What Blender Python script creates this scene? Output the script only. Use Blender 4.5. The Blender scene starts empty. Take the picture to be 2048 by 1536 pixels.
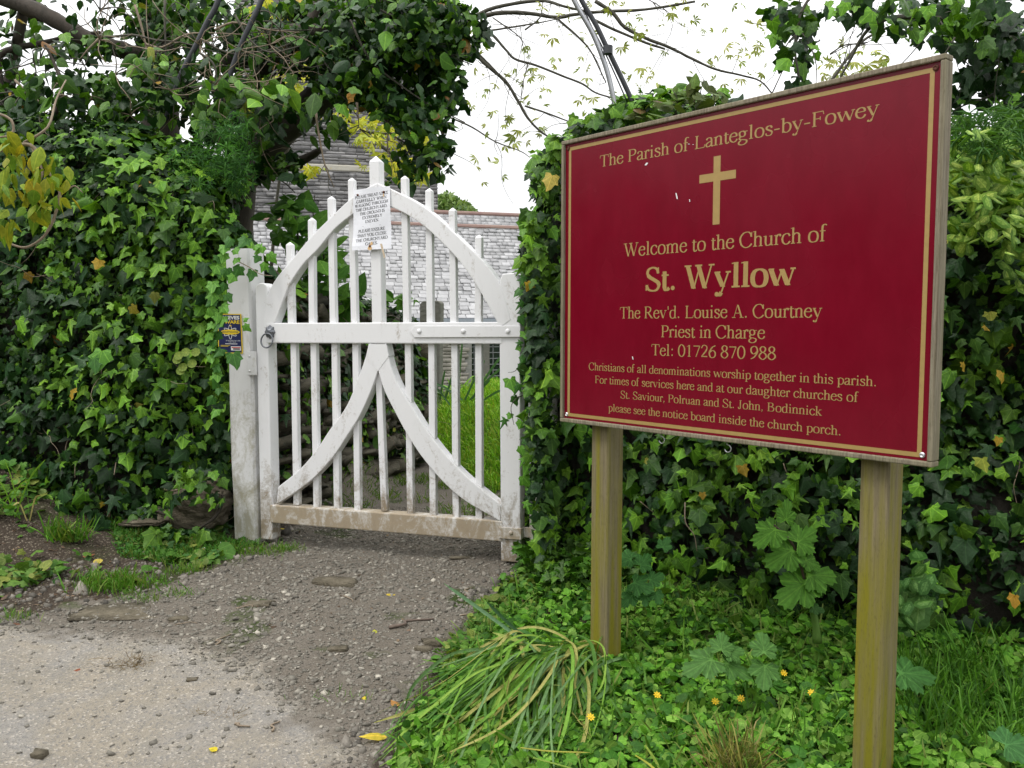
import bpy, math, random
import numpy as np
from mathutils import Vector, Matrix, Quaternion

# ------------------------------------------------------------------ camera, world, sun, exposure
SC = bpy.context.scene
COL = SC.collection
F, TH, CH = 1720.0, 0.0673, 1.14           # focal length in photo pixels, downward pitch, camera height
cam_d = bpy.data.cameras.new("camera")
cam = bpy.data.objects.new("camera", cam_d); COL.objects.link(cam)
cam.location = (0, 0, CH); cam.rotation_euler = (math.pi / 2 - TH, 0, 0)
cam_d.sensor_width = 36.0; cam_d.lens = 36.0 * F / 2048.0
cam_d.clip_start = 0.05; cam_d.clip_end = 1500
SC.camera = cam

SUN_EL, SUN_AZ = math.radians(58), math.radians(243)     # azimuth clockwise from +Y: the sun is to the left of the camera and a little behind it
world = bpy.data.worlds.new("World"); SC.world = world; world.use_nodes = True
wn = world.node_tree.nodes; wl = world.node_tree.links
bgn = wn["Background"]
sky = wn.new("ShaderNodeTexSky"); sky.sky_type = 'NISHITA'; sky.sun_disc = False
sky.sun_elevation = SUN_EL; sky.sun_rotation = SUN_AZ
cloud = wn.new("ShaderNodeTexNoise"); cloud.inputs["Scale"].default_value = 2.2; cloud.inputs["Detail"].default_value = 4
cr = wn.new("ShaderNodeMapRange"); cr.inputs["From Min"].default_value = .3; cr.inputs["From Max"].default_value = .7
cr.inputs["To Min"].default_value = 13.0; cr.inputs["To Max"].default_value = 17.0
ccol = wn.new("ShaderNodeVectorMath"); ccol.operation = 'SCALE'; ccol.inputs[0].default_value = (1.0, 1.0, 1.0)
mixw = wn.new("ShaderNodeMix"); mixw.data_type = 'RGBA'; mixw.inputs["Factor"].default_value = 0.9
# an overcast sky is about twice as bright overhead as at the horizon
wtc = wn.new("ShaderNodeTexCoord"); wsep = wn.new("ShaderNodeSeparateXYZ"); wz = wn.new("ShaderNodeMapRange"); wz.inputs["From Min"].default_value = 0; wz.inputs["From Max"].default_value = 1
wz.inputs["To Min"].default_value = .72; wz.inputs["To Max"].default_value = 1.75; wm = wn.new("ShaderNodeMath"); wm.operation = 'MULTIPLY'
wl.new(wtc.outputs["Generated"], wsep.inputs[0]); wl.new(wsep.outputs["Z"], wz.inputs["Value"]); wl.new(cloud.outputs["Fac"], cr.inputs["Value"])
wl.new(cr.outputs["Result"], wm.inputs[0]); wl.new(wz.outputs["Result"], wm.inputs[1]); wl.new(wm.outputs[0], ccol.inputs["Scale"])
wl.new(sky.outputs["Color"], mixw.inputs["A"]); wl.new(ccol.outputs["Vector"], mixw.inputs["B"])
wl.new(mixw.outputs["Result"], bgn.inputs["Color"])
bgn.inputs["Strength"].default_value = 0.1

sun_d = bpy.data.lights.new("sun", 'SUN'); sun_d.energy = 1.5; sun_d.angle = math.radians(14); sun_d.color = (1, .96, .9)
sun = bpy.data.objects.new("sun", sun_d); COL.objects.link(sun)
sun.rotation_euler = (math.pi / 2 - SUN_EL, 0, -SUN_AZ + math.pi)
sun.location = (0, 0, 30)
SC.view_settings.view_transform = 'Standard'; SC.view_settings.look = 'None'
SC.view_settings.exposure = 0.08; SC.view_settings.gamma = 1; SC.view_settings.use_curve_mapping = False
SC.cycles.use_denoising = True
SC.cycles.max_bounces = 6; SC.cycles.diffuse_bounces = 3; SC.cycles.glossy_bounces = 2; SC.cycles.transmission_bounces = 3; SC.cycles.transparent_max_bounces = 4

RNG = np.random.default_rng(7)
random.seed(7)
CT, ST = math.cos(TH), math.sin(TH)

# ------------------------------------------------------------------ helpers
def ray(px, py):
    a = (px - 1024) / F; b = (py - 768) / F
    return np.array([a, CT - b * ST, -ST - b * CT])
def at(px, py, Y):
    d = ray(px, py); return np.array([0, 0, CH]) + d * (Y / d[1])
def proj(P):
    P = np.atleast_2d(P); X = P[:, 0]; Y = P[:, 1]; Z = P[:, 2] - CH
    zc = np.maximum(Y * CT - Z * ST, 1e-3)
    return 1024 + F * X / zc, 768 - F * (Y * ST + Z * CT) / zc, zc
class Plane:
    """A vertical plane with its own right (u) and up (v) directions; s, t are metres along them, w metres towards the back."""
    def __init__(s, c, yaw, lean=0.0):
        u = np.array([math.cos(yaw), math.sin(yaw), 0]); v = np.array([0, 0, 1.0])
        s.c = np.array(c, float); s.u = u * math.cos(lean) + v * math.sin(lean); s.v = v * math.cos(lean) - u * math.sin(lean)
        s.n = np.cross(s.v, s.u); s.n = -s.n if s.n[1] < 0 else s.n
    def st(s, px, py, w=0.0):
        d = ray(px, py); c = s.c + s.n * w; k = np.dot(c - np.array([0, 0, CH]), s.n) / np.dot(d, s.n)
        q = np.array([0, 0, CH]) + d * k - s.c
        return float(np.dot(q, s.u)), float(np.dot(q, s.v))
    def p(s, a, b, w=0.0): return s.c + s.u * a + s.v * b + s.n * w

def hsh(ix, iy, iz):
    n = (ix * 374761393 + iy * 668265263 + iz * 2147483647 ^ 0x5bd1e995) & 0xffffffff
    n = ((n ^ (n >> 13)) * 1274126177) & 0xffffffff
    return ((n ^ (n >> 16)) & 0xffff) / 65535.0
def vnoise(P, scale=1.0, seed=0, octaves=1):
    P = np.atleast_2d(np.asarray(P, float)); out = 0; amp = 1; tot = 0
    for o in range(octaves):
        Q = P * scale * 2 ** o + seed * 17.31 + o * 5.7
        i = np.floor(Q).astype(np.int64); f = Q - i; f = f * f * (3 - 2 * f)
        x, y, z = i[:, 0], i[:, 1], i[:, 2]; r = 0
        for dx in (0, 1):
            for dy in (0, 1):
                for dz in (0, 1):
                    w = (f[:, 0] if dx else 1 - f[:, 0]) * (f[:, 1] if dy else 1 - f[:, 1]) * (f[:, 2] if dz else 1 - f[:, 2])
                    r = r + w * hsh(x + dx, y + dy, z + dz)
        out = out + r * amp; tot += amp; amp *= .5
    return out / tot
def sst(a, b, x):
    t = np.clip((np.asarray(x, float) - a) / (b - a), 0, 1); return t * t * (3 - 2 * t)
def crom(pts, n=8, closed=False):
    P = np.array(pts, float)
    if closed: P = np.vstack([P[-2], P, P[1]])
    else: P = np.vstack([2 * P[0] - P[1], P, 2 * P[-1] - P[-2]])
    out = []
    for i in range(1, len(P) - 2):
        t = np.linspace(0, 1, n, endpoint=False)[:, None]
        a, b, c, d = P[i - 1], P[i], P[i + 1], P[i + 2]
        out.append(.5 * (2 * b + (c - a) * t + (2 * a - 5 * b + 4 * c - d) * t ** 2 + (-a + 3 * b - 3 * c + d) * t ** 3))
    out.append(P[-2][None]); return np.vstack(out)

def tag(o, label=None, cat=None, group=None, kind=None):
    if label: o["label"] = label
    if cat: o["category"] = cat
    if group: o["group"] = group
    if kind: o["kind"] = kind
    return o
def thing(name, loc, label, cat, group=None):
    o = bpy.data.objects.new(name, None); COL.objects.link(o); o.location = Vector(loc); o.empty_display_size = .1
    return tag(o, label, cat, group)
def mesh_from(name, V, T, mats=(), fcol=None, smooth=False, midx=None, lp=None):
    """fast triangle mesh"""
    me = bpy.data.meshes.new(name); V = np.asarray(V, np.float32); T = np.asarray(T, np.int32)
    me.vertices.add(len(V)); me.vertices.foreach_set("co", V.ravel())
    me.loops.add(len(T) * 3); me.loops.foreach_set("vertex_index", T.ravel())
    me.polygons.add(len(T)); me.polygons.foreach_set("loop_start", np.arange(0, len(T) * 3, 3, dtype=np.int32))
    if midx is not None: me.polygons.foreach_set("material_index", np.asarray(midx, np.int32))
    if smooth: me.polygons.foreach_set("use_smooth", np.ones(len(T), bool))
    me.update(calc_edges=True)
    if fcol is not None:
        a = me.attributes.new("col", 'FLOAT_COLOR', 'FACE'); c = np.ones((len(T), 4), np.float32); c[:, :3] = fcol
        a.data.foreach_set("color", c.ravel())
    if lp is not None:
        a = me.attributes.new("lp", 'FLOAT_VECTOR', 'POINT'); a.data.foreach_set("vector", np.asarray(lp, np.float32).ravel())
    for m in mats: me.materials.append(m)
    return me
def link(name, me, parent=None, kind=None, label=None):
    o = bpy.data.objects.new(name, me); COL.objects.link(o)
    if parent is not None:
        o.parent = parent; o.location = -wloc(parent)
    if kind: o["kind"] = kind
    if label: o["label"] = label
    return o
def wloc(o):
    v = Vector(o.location)
    while o.parent is not None:
        o = o.parent; v = v + Vector(o.location)
    return v
class MB:
    def __init__(s): s.V = []; s.F = []; s.c = []
    def add(s, V, F):
        k = len(s.V); s.V += [tuple(map(float, v)) for v in V]; s.F += [tuple(i + k for i in f) for f in F]; return s
    def box(s, c, ax, ay, az, h):
        """centre, three unit axes, half sizes"""
        c = np.array(c, float); V = []
        for k in (-1, 1):
            for j in (-1, 1):
                for i in (-1, 1): V.append(c + np.array(ax) * i * h[0] + np.array(ay) * j * h[1] + np.array(az) * k * h[2])
        return s.add(V, [(0, 2, 3, 1), (4, 5, 7, 6), (0, 1, 5, 4), (2, 6, 7, 3), (0, 4, 6, 2), (1, 3, 7, 5)])
    def ring(s, rings, cap=True, closed=False):
        n = len(rings[0]); V = [p for r in rings for p in r]; Fc = []
        for a in range(len(rings) - (0 if closed else 1)):
            b = (a + 1) % len(rings)
            for i in range(n):
                j = (i + 1) % n; Fc.append((a * n + i, a * n + j, b * n + j, b * n + i))
        if cap and not closed: Fc += [tuple(range(n))[::-1], tuple((len(rings) - 1) * n + i for i in range(n))]
        return s.add(V, Fc)
    def tube(s, pts, r, n=6, closed=False, wob=0):
        P = np.array(pts, float); m = len(P); r = np.broadcast_to(np.array(r, float), (m,)) if np.ndim(r) else np.full(m, r)
        if closed: T = np.roll(P, -1, 0) - np.roll(P, 1, 0)
        else: T = np.gradient(P, axis=0)
        T /= np.linalg.norm(T, axis=1)[:, None] + 1e-9
        ref = np.array([0, 0, 1.0]) if abs(T[0][2]) < .8 else np.array([1.0, 0, 0])
        A = np.cross(T[0], ref); A /= np.linalg.norm(A); R = []
        for i in range(m):
            A = A - T[i] * np.dot(A, T[i]); A /= np.linalg.norm(A) + 1e-9; B = np.cross(T[i], A)
            q = [P[i] + (A * math.cos(2 * math.pi * k / n) + B * math.sin(2 * math.pi * k / n)) * r[i] * (1 + wob * random.uniform(-1, 1)) for k in range(n)]
            R.append(q)
        return s.ring(R, closed=closed)
    def prism(s, poly, f0, f1):
        """poly: 2-D points; f0, f1 map a 2-D point to 3-D for the front and the back"""
        return s.ring([[f0(*q) for q in poly], [f1(*q) for q in poly]])
    def build(s, name, m, parent=None, smooth=False, bevel=0, label=None, kind=None, auto=False):
        me = bpy.data.meshes.new(name); me.from_pydata(s.V, [], s.F)
        for x in (m if isinstance(m, (list, tuple)) else [m]): me.materials.append(x)
        if smooth: me.polygons.foreach_set("use_smooth", np.ones(len(s.F), bool))
        o = link(name, me, parent, kind, label)
        if bevel:
            b = o.modifiers.new("bevel", 'BEVEL'); b.width = bevel; b.segments = 2; b.limit_method = 'ANGLE'
        me.update()
        return o

# ------------------------------------------------------------------ materials
class N:
    def __init__(s, name):
        s.m = bpy.data.materials.new(name); s.m.use_nodes = True; s.t = s.m.node_tree; s.b = s.t.nodes["Principled BSDF"]; s.l = s.t.links
        s.out = s.t.nodes["Material Output"]
    def n(s, t, **k):
        x = s.t.nodes.new(t)
        for a, b in k.items(): setattr(x, a, b)
        return x
    def link(s, a, b): s.l.new(a, b); return s
    def pos(s): return s.n("ShaderNodeNewGeometry").outputs["Position"]
    def obj(s): return s.n("ShaderNodeTexCoord").outputs["Object"]
    def vscale(s, v, sc):
        x = s.n("ShaderNodeMapping"); x.inputs["Scale"].default_value = sc; s.link(v, x.inputs["Vector"]); return x.outputs["Vector"]
    def noise(s, v, scale, detail=4, rough=.6, dist=0):
        x = s.n("ShaderNodeTexNoise"); x.inputs["Scale"].default_value = scale; x.inputs["Detail"].default_value = detail
        x.inputs["Roughness"].default_value = rough; x.inputs["Distortion"].default_value = dist; s.link(v, x.inputs["Vector"]); return x.outputs["Fac"]
    def vor(s, v, scale, feature='F1', out="Distance", rnd=1):
        x = s.n("ShaderNodeTexVoronoi", feature=feature); x.inputs["Scale"].default_value = scale; x.inputs["Randomness"].default_value = rnd
        s.link(v, x.inputs["Vector"]); return x.outputs[out]
    def rng(s, v, a, b, c=0., d=1.):
        x = s.n("ShaderNodeMapRange"); s.link(v, x.inputs["Value"])
        for k, q in zip(("From Min", "From Max", "To Min", "To Max"), (a, b, c, d)): x.inputs[k].default_value = q
        return x.outputs["Result"]
    def math(s, op, a, b=None):
        x = s.n("ShaderNodeMath", operation=op)
        for i, q in enumerate((a, b)):
            if q is None: continue
            if isinstance(q, (int, float)): x.inputs[i].default_value = q
            else: s.link(q, x.inputs[i])
        return x.outputs[0]
    def mix(s, f, a, b, mode='MIX'):
        x = s.n("ShaderNodeMix", data_type='RGBA', blend_type=mode)
        for k, q in (("Factor", f), ("A", a), ("B", b)):
            if isinstance(q, (int, float)): x.inputs[k].default_value = q
            elif isinstance(q, tuple): x.inputs[k].default_value = (*q, 1)[:4]
            else: s.link(q, x.inputs[k])
        return x.outputs["Result"]
    def z(s):
        x = s.n("ShaderNodeSeparateXYZ"); s.link(s.pos(), x.inputs[0]); return x.outputs["Z"]
    def bump(s, h, st=.3, dist=.01):
        x = s.n("ShaderNodeBump"); x.inputs["Strength"].default_value = st; x.inputs["Distance"].default_value = dist
        s.link(h, x.inputs["Height"]); s.link(x.outputs[0], s.b.inputs["Normal"]); return s
    def base(s, c, rough=None, spec=None):
        if isinstance(c, tuple): s.b.inputs["Base Color"].default_value = (*c, 1)
        else: s.link(c, s.b.inputs["Base Color"])
        if rough is not None and not isinstance(rough, (int, float)): s.link(rough, s.b.inputs["Roughness"])
        elif rough is not None: s.b.inputs["Roughness"].default_value = rough
        if spec is not None: s.b.inputs["Specular IOR Level"].default_value = spec
        return s

def m_leaf(name, rough, spec, trans=.18, bump=.25, veins=.5):
    k = N(name); a = k.n("ShaderNodeAttribute", attribute_name="col"); nz = k.noise(k.pos(), 70, 4, .7)
    c = k.mix(k.rng(nz, .35, .7, 0, .6), a.outputs["Color"], k.mix(1.0, a.outputs["Color"], (.40, .46, .35), 'MULTIPLY'))
    if veins:
        # pale veins fanning from the leaf stalk, in the leaf's own coordinates
        lp = k.n("ShaderNodeAttribute", attribute_name="lp").outputs["Vector"]; sp = k.n("ShaderNodeSeparateXYZ"); k.link(lp, sp.inputs[0])
        an = k.math('ARCTAN2', sp.outputs["X"], sp.outputs["Y"]); r = k.n("ShaderNodeVectorMath", operation='LENGTH'); k.link(lp, r.inputs[0])
        d = k.math('MULTIPLY', k.math('ABSOLUTE', k.math('SINE', k.math('MULTIPLY', an, 4.2))), r.outputs["Value"])
        v = k.rng(d, .03, .11, veins, 0)
        c = k.mix(v, c, k.mix(1.0, c, (2.6, 2.1, 2.4), 'MULTIPLY'))
    k.base(c, k.rng(nz, .3, .7, rough - .08, rough + .14), spec); k.bump(k.noise(k.pos(), 130, 3), bump, .004)
    tr = k.n("ShaderNodeBsdfTranslucent"); k.link(k.mix(1.0, c, (1.5, 1.6, .7), 'MULTIPLY'), tr.inputs["Color"])
    ms = k.n("ShaderNodeMixShader"); ms.inputs[0].default_value = trans
    k.link(k.b.outputs[0], ms.inputs[1]); k.link(tr.outputs[0], ms.inputs[2]); k.link(ms.outputs[0], k.out.inputs[0])
    return k.m
M_IVY = m_leaf("ivy_leaf", .40, .20, .14, .6, .6)
M_SOFT = m_leaf("soft_leaf", .5, .16, .22, .4, .35)
M_GRASS = m_leaf("grass_blade", .5, .2, .25, .1, 0)

def m_simple(name, col, rough=.6, var=.3, scale=30, bump=.2, bscale=60, stretch=(1, 1, 1), metal=0, dark=(.5, .5, .5), bd=.004, spec=None):
    k = N(name); v = k.vscale(k.pos(), stretch); nz = k.noise(v, scale, 6)
    k.base(k.mix(k.math('MULTIPLY', k.rng(nz, .3, .7), var), col, tuple(a * b for a, b in zip(col, dark))), rough, spec)
    k.b.inputs["Metallic"].default_value = metal
    if bump: k.bump(k.noise(v, bscale, 6), bump, bd)
    return k.m
M_BARK = m_simple("bark", (.055, .043, .032), .85, .8, 25, .6, 50, (1, 1, .4), dark=(.35, .4, .35), bd=.01)
M_TWIG = m_simple("pale_twig", (.27, .21, .15), .8, .7, 40, .3, 90, dark=(.45, .45, .4))
M_STICK = m_simple("grey_brown_stick", (.16, .12, .095), .85, .8, 40, .4, 90)
M_TWIGD = m_simple("dark_twig", (.075, .07, .05), .8, .7, 30, .3, 90)
M_EARTH = m_simple("dark_earth", (.022, .018, .012), .95, .7, 12, .6, 30, bd=.03)
M_TUBE = m_simple("black_plastic", (.02, .022, .026), .5, .5, 30, .2, 60, dark=(2.5, 2.5, 2.6))
M_GALV = m_simple("galvanised_steel", (.42, .43, .45), .4, .4, 20, .1, 60, metal=.8)
M_IRON = m_simple("grey_iron", (.16, .17, .19), .42, .5, 60, .3, 90, metal=.5)
M_RUST = m_simple("rusty_pin", (.10, .03, .015), .8, .3)
M_ZINC = m_simple("bright_zinc", (.62, .63, .66), .3, .2, 30, 0, metal=.7)

def m_paint(name, white, z0, z1, dirt, edge=.0, gain=1.0):
    """white gloss paint whose foot is splashed with mud and worn"""
    k = N(name); p = k.pos(); nz = k.noise(k.vscale(p, (1, 1, .55)), 9, 8, .7, 1.2); fine = k.noise(p, 70, 5, .7, .8)
    m = k.math('ADD', k.rng(k.z(), z0, z1, 1, 0), k.rng(nz, .25, .75, -.75, .75)); m = k.math('ADD', m, k.rng(fine, .2, .8, -.4, .4))
    m = k.rng(m, .25, .95, 0, gain)
    sp = k.rng(k.noise(k.vscale(p, (1, 1, .3)), 26, 6, .75), .56, .75, 0, .16 + edge)
    grey = k.mix(sp, white, (.34, .33, .29))
    k.base(k.mix(m, grey, k.mix(fine, dirt, tuple(x * 1.7 for x in dirt))), .42, .4); k.bump(k.noise(k.vscale(p, (1, 1, .2)), 60, 5), .12, .003)
    return k.m
M_WHITE = m_paint("white_paint", (.74, .74, .75), -.02, .50, (.19, .155, .11))
M_RAIL = m_paint("muddy_white_paint", (.68, .67, .65), .10, .66, (.25, .205, .145))
M_POST = m_paint("weathered_white_paint", (.62, .62, .62), -.15, 1.1, (.2, .185, .12), .6, .8)

def m_wood(name, a, b, algae, amt, rough=.8):
    k = N(name); p = k.pos(); g = k.noise(k.vscale(p, (60, 60, 2.2)), 2.2, 8, .7, .4); fine = k.noise(k.vscale(p, (1, 1, .25)), 220, 4)
    c = k.mix(k.rng(g, .3, .7), a, b); al = k.noise(k.vscale(p, (14, 14, .9)), 1.6, 4)
    low = k.rng(k.z(), 0, .7, .12, 0)
    al = k.math('MULTIPLY', k.rng(k.math('ADD', al, low), .45, .68), amt)
    c = k.mix(al, c, algae); c = k.mix(k.rng(fine, .55, .75, 0, .45), c, (.06, .05, .03))
    k.base(c, rough, .25); k.bump(g, .35, .004); return k.m
M_SPOST = m_wood("sign_post_wood", (.26, .215, .125), (.12, .10, .058), (.20, .18, .015), 1.0)
M_FRAME = m_wood("frame_wood", (.32, .28, .21), (.09, .07, .045), (.2, .2, .1), .3)
def m_board():
    k = N("maroon_enamel"); nz = k.noise(k.pos(), 3, 3)
    k.base(k.mix(k.rng(k.noise(k.vscale(k.pos(), (1, 1, .4)), 14, 6, .7), .35, .75), (.145, .0014, .011), (.175, .0028, .015)), k.rng(nz, .3, .7, .2, .3), .28); k.bump(k.noise(k.pos(), 6, 2), .05, .004); return k.m
M_BOARD = m_board()
M_GOLD = m_simple("gold_lettering", (.36, .24, .078), .5, .25, 60, 0)
M_PAPER = m_simple("laminated_paper", (.80, .81, .86), .35, .1, 12, .1, 14, bd=.01)
M_INK = m_simple("black_ink", (.012, .012, .016), .5, .1, 30, 0)
M_NAVY = m_simple("navy_print", (.012, .018, .085), .4, .2, 30, 0)
M_YEL = m_simple("yellow_print", (.72, .52, .02), .45, .2, 30, 0)
M_PW = m_simple("white_print", (.75, .75, .75), .45, .15, 30, 0)
M_RED = m_simple("red_print", (.5, .03, .03), .45, .1, 30, 0)

def m_stone(name, a, b, lich, amt, sc=14, bump=.6, vary=.6):
    k = N(name); p = k.pos(); oi = k.n("ShaderNodeObjectInfo").outputs["Random"]
    at_ = k.n("ShaderNodeAttribute", attribute_name="col").outputs["Fac"]
    n1 = k.noise(k.vscale(p, (1, 1, 3)), sc, 8, .7, .5)
    c = k.mix(k.rng(n1, .3, .7), a, b); c = k.mix(k.rng(k.noise(p, sc * 3, 5, .8), .6, .72, 0, amt), c, lich)
    v = k.math('ADD', k.math('MULTIPLY', k.math('FRACT', k.math('MULTIPLY', at_, 7.3)), vary), k.math('MULTIPLY', oi, .15))
    c = k.mix(v, c, k.mix(1.0, c, (.38, .38, .38), 'MULTIPLY'))
    k.base(c, .85, .3); k.bump(n1, bump, .02); return k.m
M_STONE = m_stone("hedge_stone", (.21, .18, .13), (.085, .072, .048), (.12, .14, .045), .7, 24, 1.0)
M_TOWER = m_stone("tower_stone", (.40, .39, .385), (.15, .15, .155), (.62, .61, .56), .8, 3.6, .8, .85)
M_MORTAR = m_stone("lime_mortar", (.38, .37, .34), (.2, .2, .19), (.2, .2, .15), .4, 6)
M_CHWALL = m_stone("church_wall_stone", (.46, .43, .37), (.27, .25, .22), (.6, .58, .5), .5, 3.5)
M_STRING = m_stone("string_course_stone", (.52, .50, .44), (.38, .36, .3), (.62, .42, .06), .75, 2.5)
M_SLATE = m_stone("roof_slate", (.50, .50, .505), (.31, .31, .32), (.60, .60, .57), .6, 4, .6, .5)
M_RIDGE = m_simple("red_ridge_tile", (.21, .125, .115), .8, .6, 3, .2, 12, dark=(1.3, 1.6, 1.3))
M_STONED = m_stone("shaded_hedge_stone", (.13, .115, .08), (.055, .048, .032), (.10, .13, .03), .8, 16)  # darker copy of the hedge stone, low light behind the gate put into its colour
M_GRAVE = m_stone("grave_slate", (.2, .19, .17), (.12, .12, .1), (.2, .22, .1), .6, 8)
M_LEAD = m_simple("lead_came", (.24, .25, .26), .6, .3, 20, 0)
M_GLASS = N("leaded_glass").base((.010, .022, .018), .12, .6).m
def m_gravel():
    k = N("gravel_stone"); a = k.n("ShaderNodeAttribute", attribute_name="col").outputs["Color"]
    k.base(k.mix(k.rng(k.noise(k.pos(), 150, 4), .35, .7, 0, .5), a, k.mix(1.0, a, (.5, .5, .5), 'MULTIPLY')), .85, .25); return k.m
M_PEBBLE = m_gravel()
def m_flower(name, c): return m_simple(name, c, .6, .15, 60, 0)
M_FYEL = m_flower("yellow_petal", (.80, .52, .01)); M_FWH = m_flower("white_petal", (.8, .8, .8))
def m_ground():
    k = N("ground_surface"); p = k.pos(); at_ = k.n("ShaderNodeAttribute", attribute_name="surf")
    sep = k.n("ShaderNodeSeparateColor"); k.link(at_.outputs["Color"], sep.inputs[0]); R, G, B = sep.outputs
    n1 = k.noise(p, 9, 8, .7); n2 = k.noise(p, 75, 8, .85); v = k.vor(p, 150, 'F1', "Color"); vd = k.vor(p, 150); n3 = k.noise(p, 2.6, 5, .6, .5)
    vs = k.n("ShaderNodeSeparateColor"); k.link(v, vs.inputs[0])
    grav = k.mix(vs.outputs[0], (.115, .10, .082), (.23, .205, .17)); grav = k.mix(k.rng(n2, .35, .7), grav, (.15, .135, .115)); grav = k.mix(k.rng(n1, .35, .65, 0, .6), grav, (.13, .11, .085))
    tan = k.mix(k.rng(n1, .35, .65), (.315, .278, .222), (.245, .226, .19)); tan = k.mix(k.rng(n3, .45, .62, 0, .7), tan, (.27, .26, .245)); tan = k.mix(k.rng(n2, .50, .70, 0, .75), tan, (.19, .165, .13))
    tan = k.mix(k.rng(vs.outputs[1], .74, .8, 0, .55), tan, (.17, .165, .16)); tan = k.mix(k.rng(vs.outputs[2], .90, .93, 0, .5), tan, (.52, .47, .4))
    soil = k.mix(k.rng(n2, .35, .7), (.028, .021, .015), (.085, .066, .05)); soil = k.mix(k.rng(vs.outputs[1], .85, .95), soil, (.2, .17, .13))
    green = k.mix(k.rng(n2, .3, .7), (.02, .04, .008), (.055, .08, .015))
    f = lambda ch, lo=.35, hi=.65: k.rng(k.math('ADD', ch, k.rng(k.math('ADD', k.math('MULTIPLY', n1, .5), k.math('MULTIPLY', n2, .5)), .3, .7, -.28, .28)), lo, hi)
    c = k.mix(f(R), grav, tan); c = k.mix(f(G), c, soil); c = k.mix(f(B), c, green)
    k.base(c, .95, .2); k.bump(k.math('ADD', k.math('MULTIPLY', vd, .8), n2), .7, .009); return k.m
M_GROUND = m_ground()

# ------------------------------------------------------------------ terrain
def hgt(x, y):
    x = np.asarray(x, float); y = np.asarray(y, float)
    z = -.056 * np.clip(4.2 - y, 0, 6)
    z = z + .36 * sst(-1.75, -3.1, x) * sst(3.7, 4.9, y)                       # soil bank under the hedge
    z = z + .11 * sst(-.75, .0, y - 3.72 + .45 * (x - .4)) * sst(-.05, .35, x) * sst(5.0, 4.4, y)   # verge rising to the hedge foot
    db = (x + .08) * .945 + (y - 5.6) * .325                                    # distance inside the churchyard's grass bank
    far = sst(-.05, .95, db) * sst(5.0, 5.8, y)
    z = z + .52 * far * sst(16, 8.5, y) + .95 * sst(-.85, -1.3, x) * sst(5.2, 6.2, y) * sst(14, 9, y)
    z = z - .45 * sst(8.5, 16, y)
    P = np.stack([x.ravel(), y.ravel(), 0 * x.ravel()], 1)
    return z + ((vnoise(P, 1.7, 3, 3) - .5) * .07 + (vnoise(P, 14, 5, 2) - .5) * .012).reshape(x.shape)
def h1(x, y): return float(hgt(np.array([x]), np.array([y]))[0])
def gpt(px, py):
    """point where the view through photo pixel px, py meets the ground"""
    d = ray(px, py); t = (0 - CH) / d[2] if d[2] < 0 else 10
    for _ in range(12):
        q = np.array([0, 0, CH]) + d * t; t += (h1(q[0], q[1]) - q[2]) / d[2] * .8
    return np.array([0, 0, CH]) + d * t
def poly_px(L): return np.array([gpt(*q)[:2] for q in L])
def sdist(P, poly):
    """signed distance (positive inside) of 2-D points to a polygon"""
    d = np.full(len(P), 1e9); ins = np.zeros(len(P), bool)
    for i in range(len(poly)):
        a = poly[i]; b = poly[(i + 1) % len(poly)]; e = b - a
        t = np.clip(((P - a) @ e) / (e @ e + 1e-12), 0, 1); d = np.minimum(d, np.linalg.norm(P - a - t[:, None] * e, axis=1))
        c = ((a[1] > P[:, 1]) != (b[1] > P[:, 1])) & (P[:, 0] < (b[0] - a[0]) * (P[:, 1] - a[1]) / (b[1] - a[1] + 1e-12) + a[0]); ins ^= c
    return np.where(ins, d, -d)
road_e = poly_px([(0, 1250), (130, 1262), (330, 1288), (470, 1325), (560, 1395), (655, 1440), (700, 1490), (690, 1560)])
ROAD = np.vstack([[-60, 5.2], [-8, 3.9], road_e, [[-.35, 1.4], [.3, .6], [3, -.8], [60, -3], [60, -60], [-60, -60]]])
gr_l = poly_px([(0, 1235), (150, 1212), (300, 1180), (420, 1140), (500, 1105), (560, 1082)])
gr_r = poly_px([(1060, 1140), (1000, 1165), (930, 1260), (850, 1360), (800, 1440), (745, 1540)])
GRAV = np.vstack([[-60, 5.5], [-8, 4.1], gr_l, [[-1.25, 4.8], [-1.0, 6.0], [-.74, 7.4], [-.42, 6.6], [-.08, 5.7], [.1, 4.9]], gr_r, [[-.2, 1.2], [.5, .4], [3, -.9], [60, -3.5], [60, -60], [-60, -60]]])
def axis(a, b, lo, hi, step, far):
    L = list(np.arange(lo, hi, step)); x, s = hi, step
    while x < far: L.append(x); s *= 1.25; x += s
    x, s = lo, step; K = []
    while x > -far: s *= 1.25; x -= s; K.append(x)
    return np.array(K[::-1] + L + [far])
xs = axis(0, 0, -4.0, 2.6, .032, 350); ys = axis(0, 0, 1.9, 8.4, .032, 350)
GX, GY = np.meshgrid(xs, ys); GZ = hgt(GX, GY)
gp = np.stack([GX.ravel(), GY.ravel()], 1); near = (np.abs(gp[:, 0]) < 9) & (gp[:, 1] > -3) & (gp[:, 1] < 12)
rd = sdist(gp, ROAD); gd = sdist(gp, GRAV); p3 = np.c_[gp, np.zeros(len(gp))]
nz1 = (vnoise(p3, 3.5, 11, 4) - .5) * .5
nz2 = vnoise(p3, 16, 41, 3) - .5; rm = sst(-.26, .26, rd + nz1 * .8 + nz2 * .28); gm = sst(-.06, .06, gd + nz1 * .45 + nz2 * .12)
grassy = np.clip(sst(.38, .6, vnoise(p3, 2.2, 21, 3)) * .7 + sst(-.05, .2, (gp[:, 0] + .08) * .945 + (gp[:, 1] - 5.6) * .325) * sst(5, 5.6, gp[:, 1]) * .9 + sst(.5, .15, np.abs(gd)) * .25, 0, 1)
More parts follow.
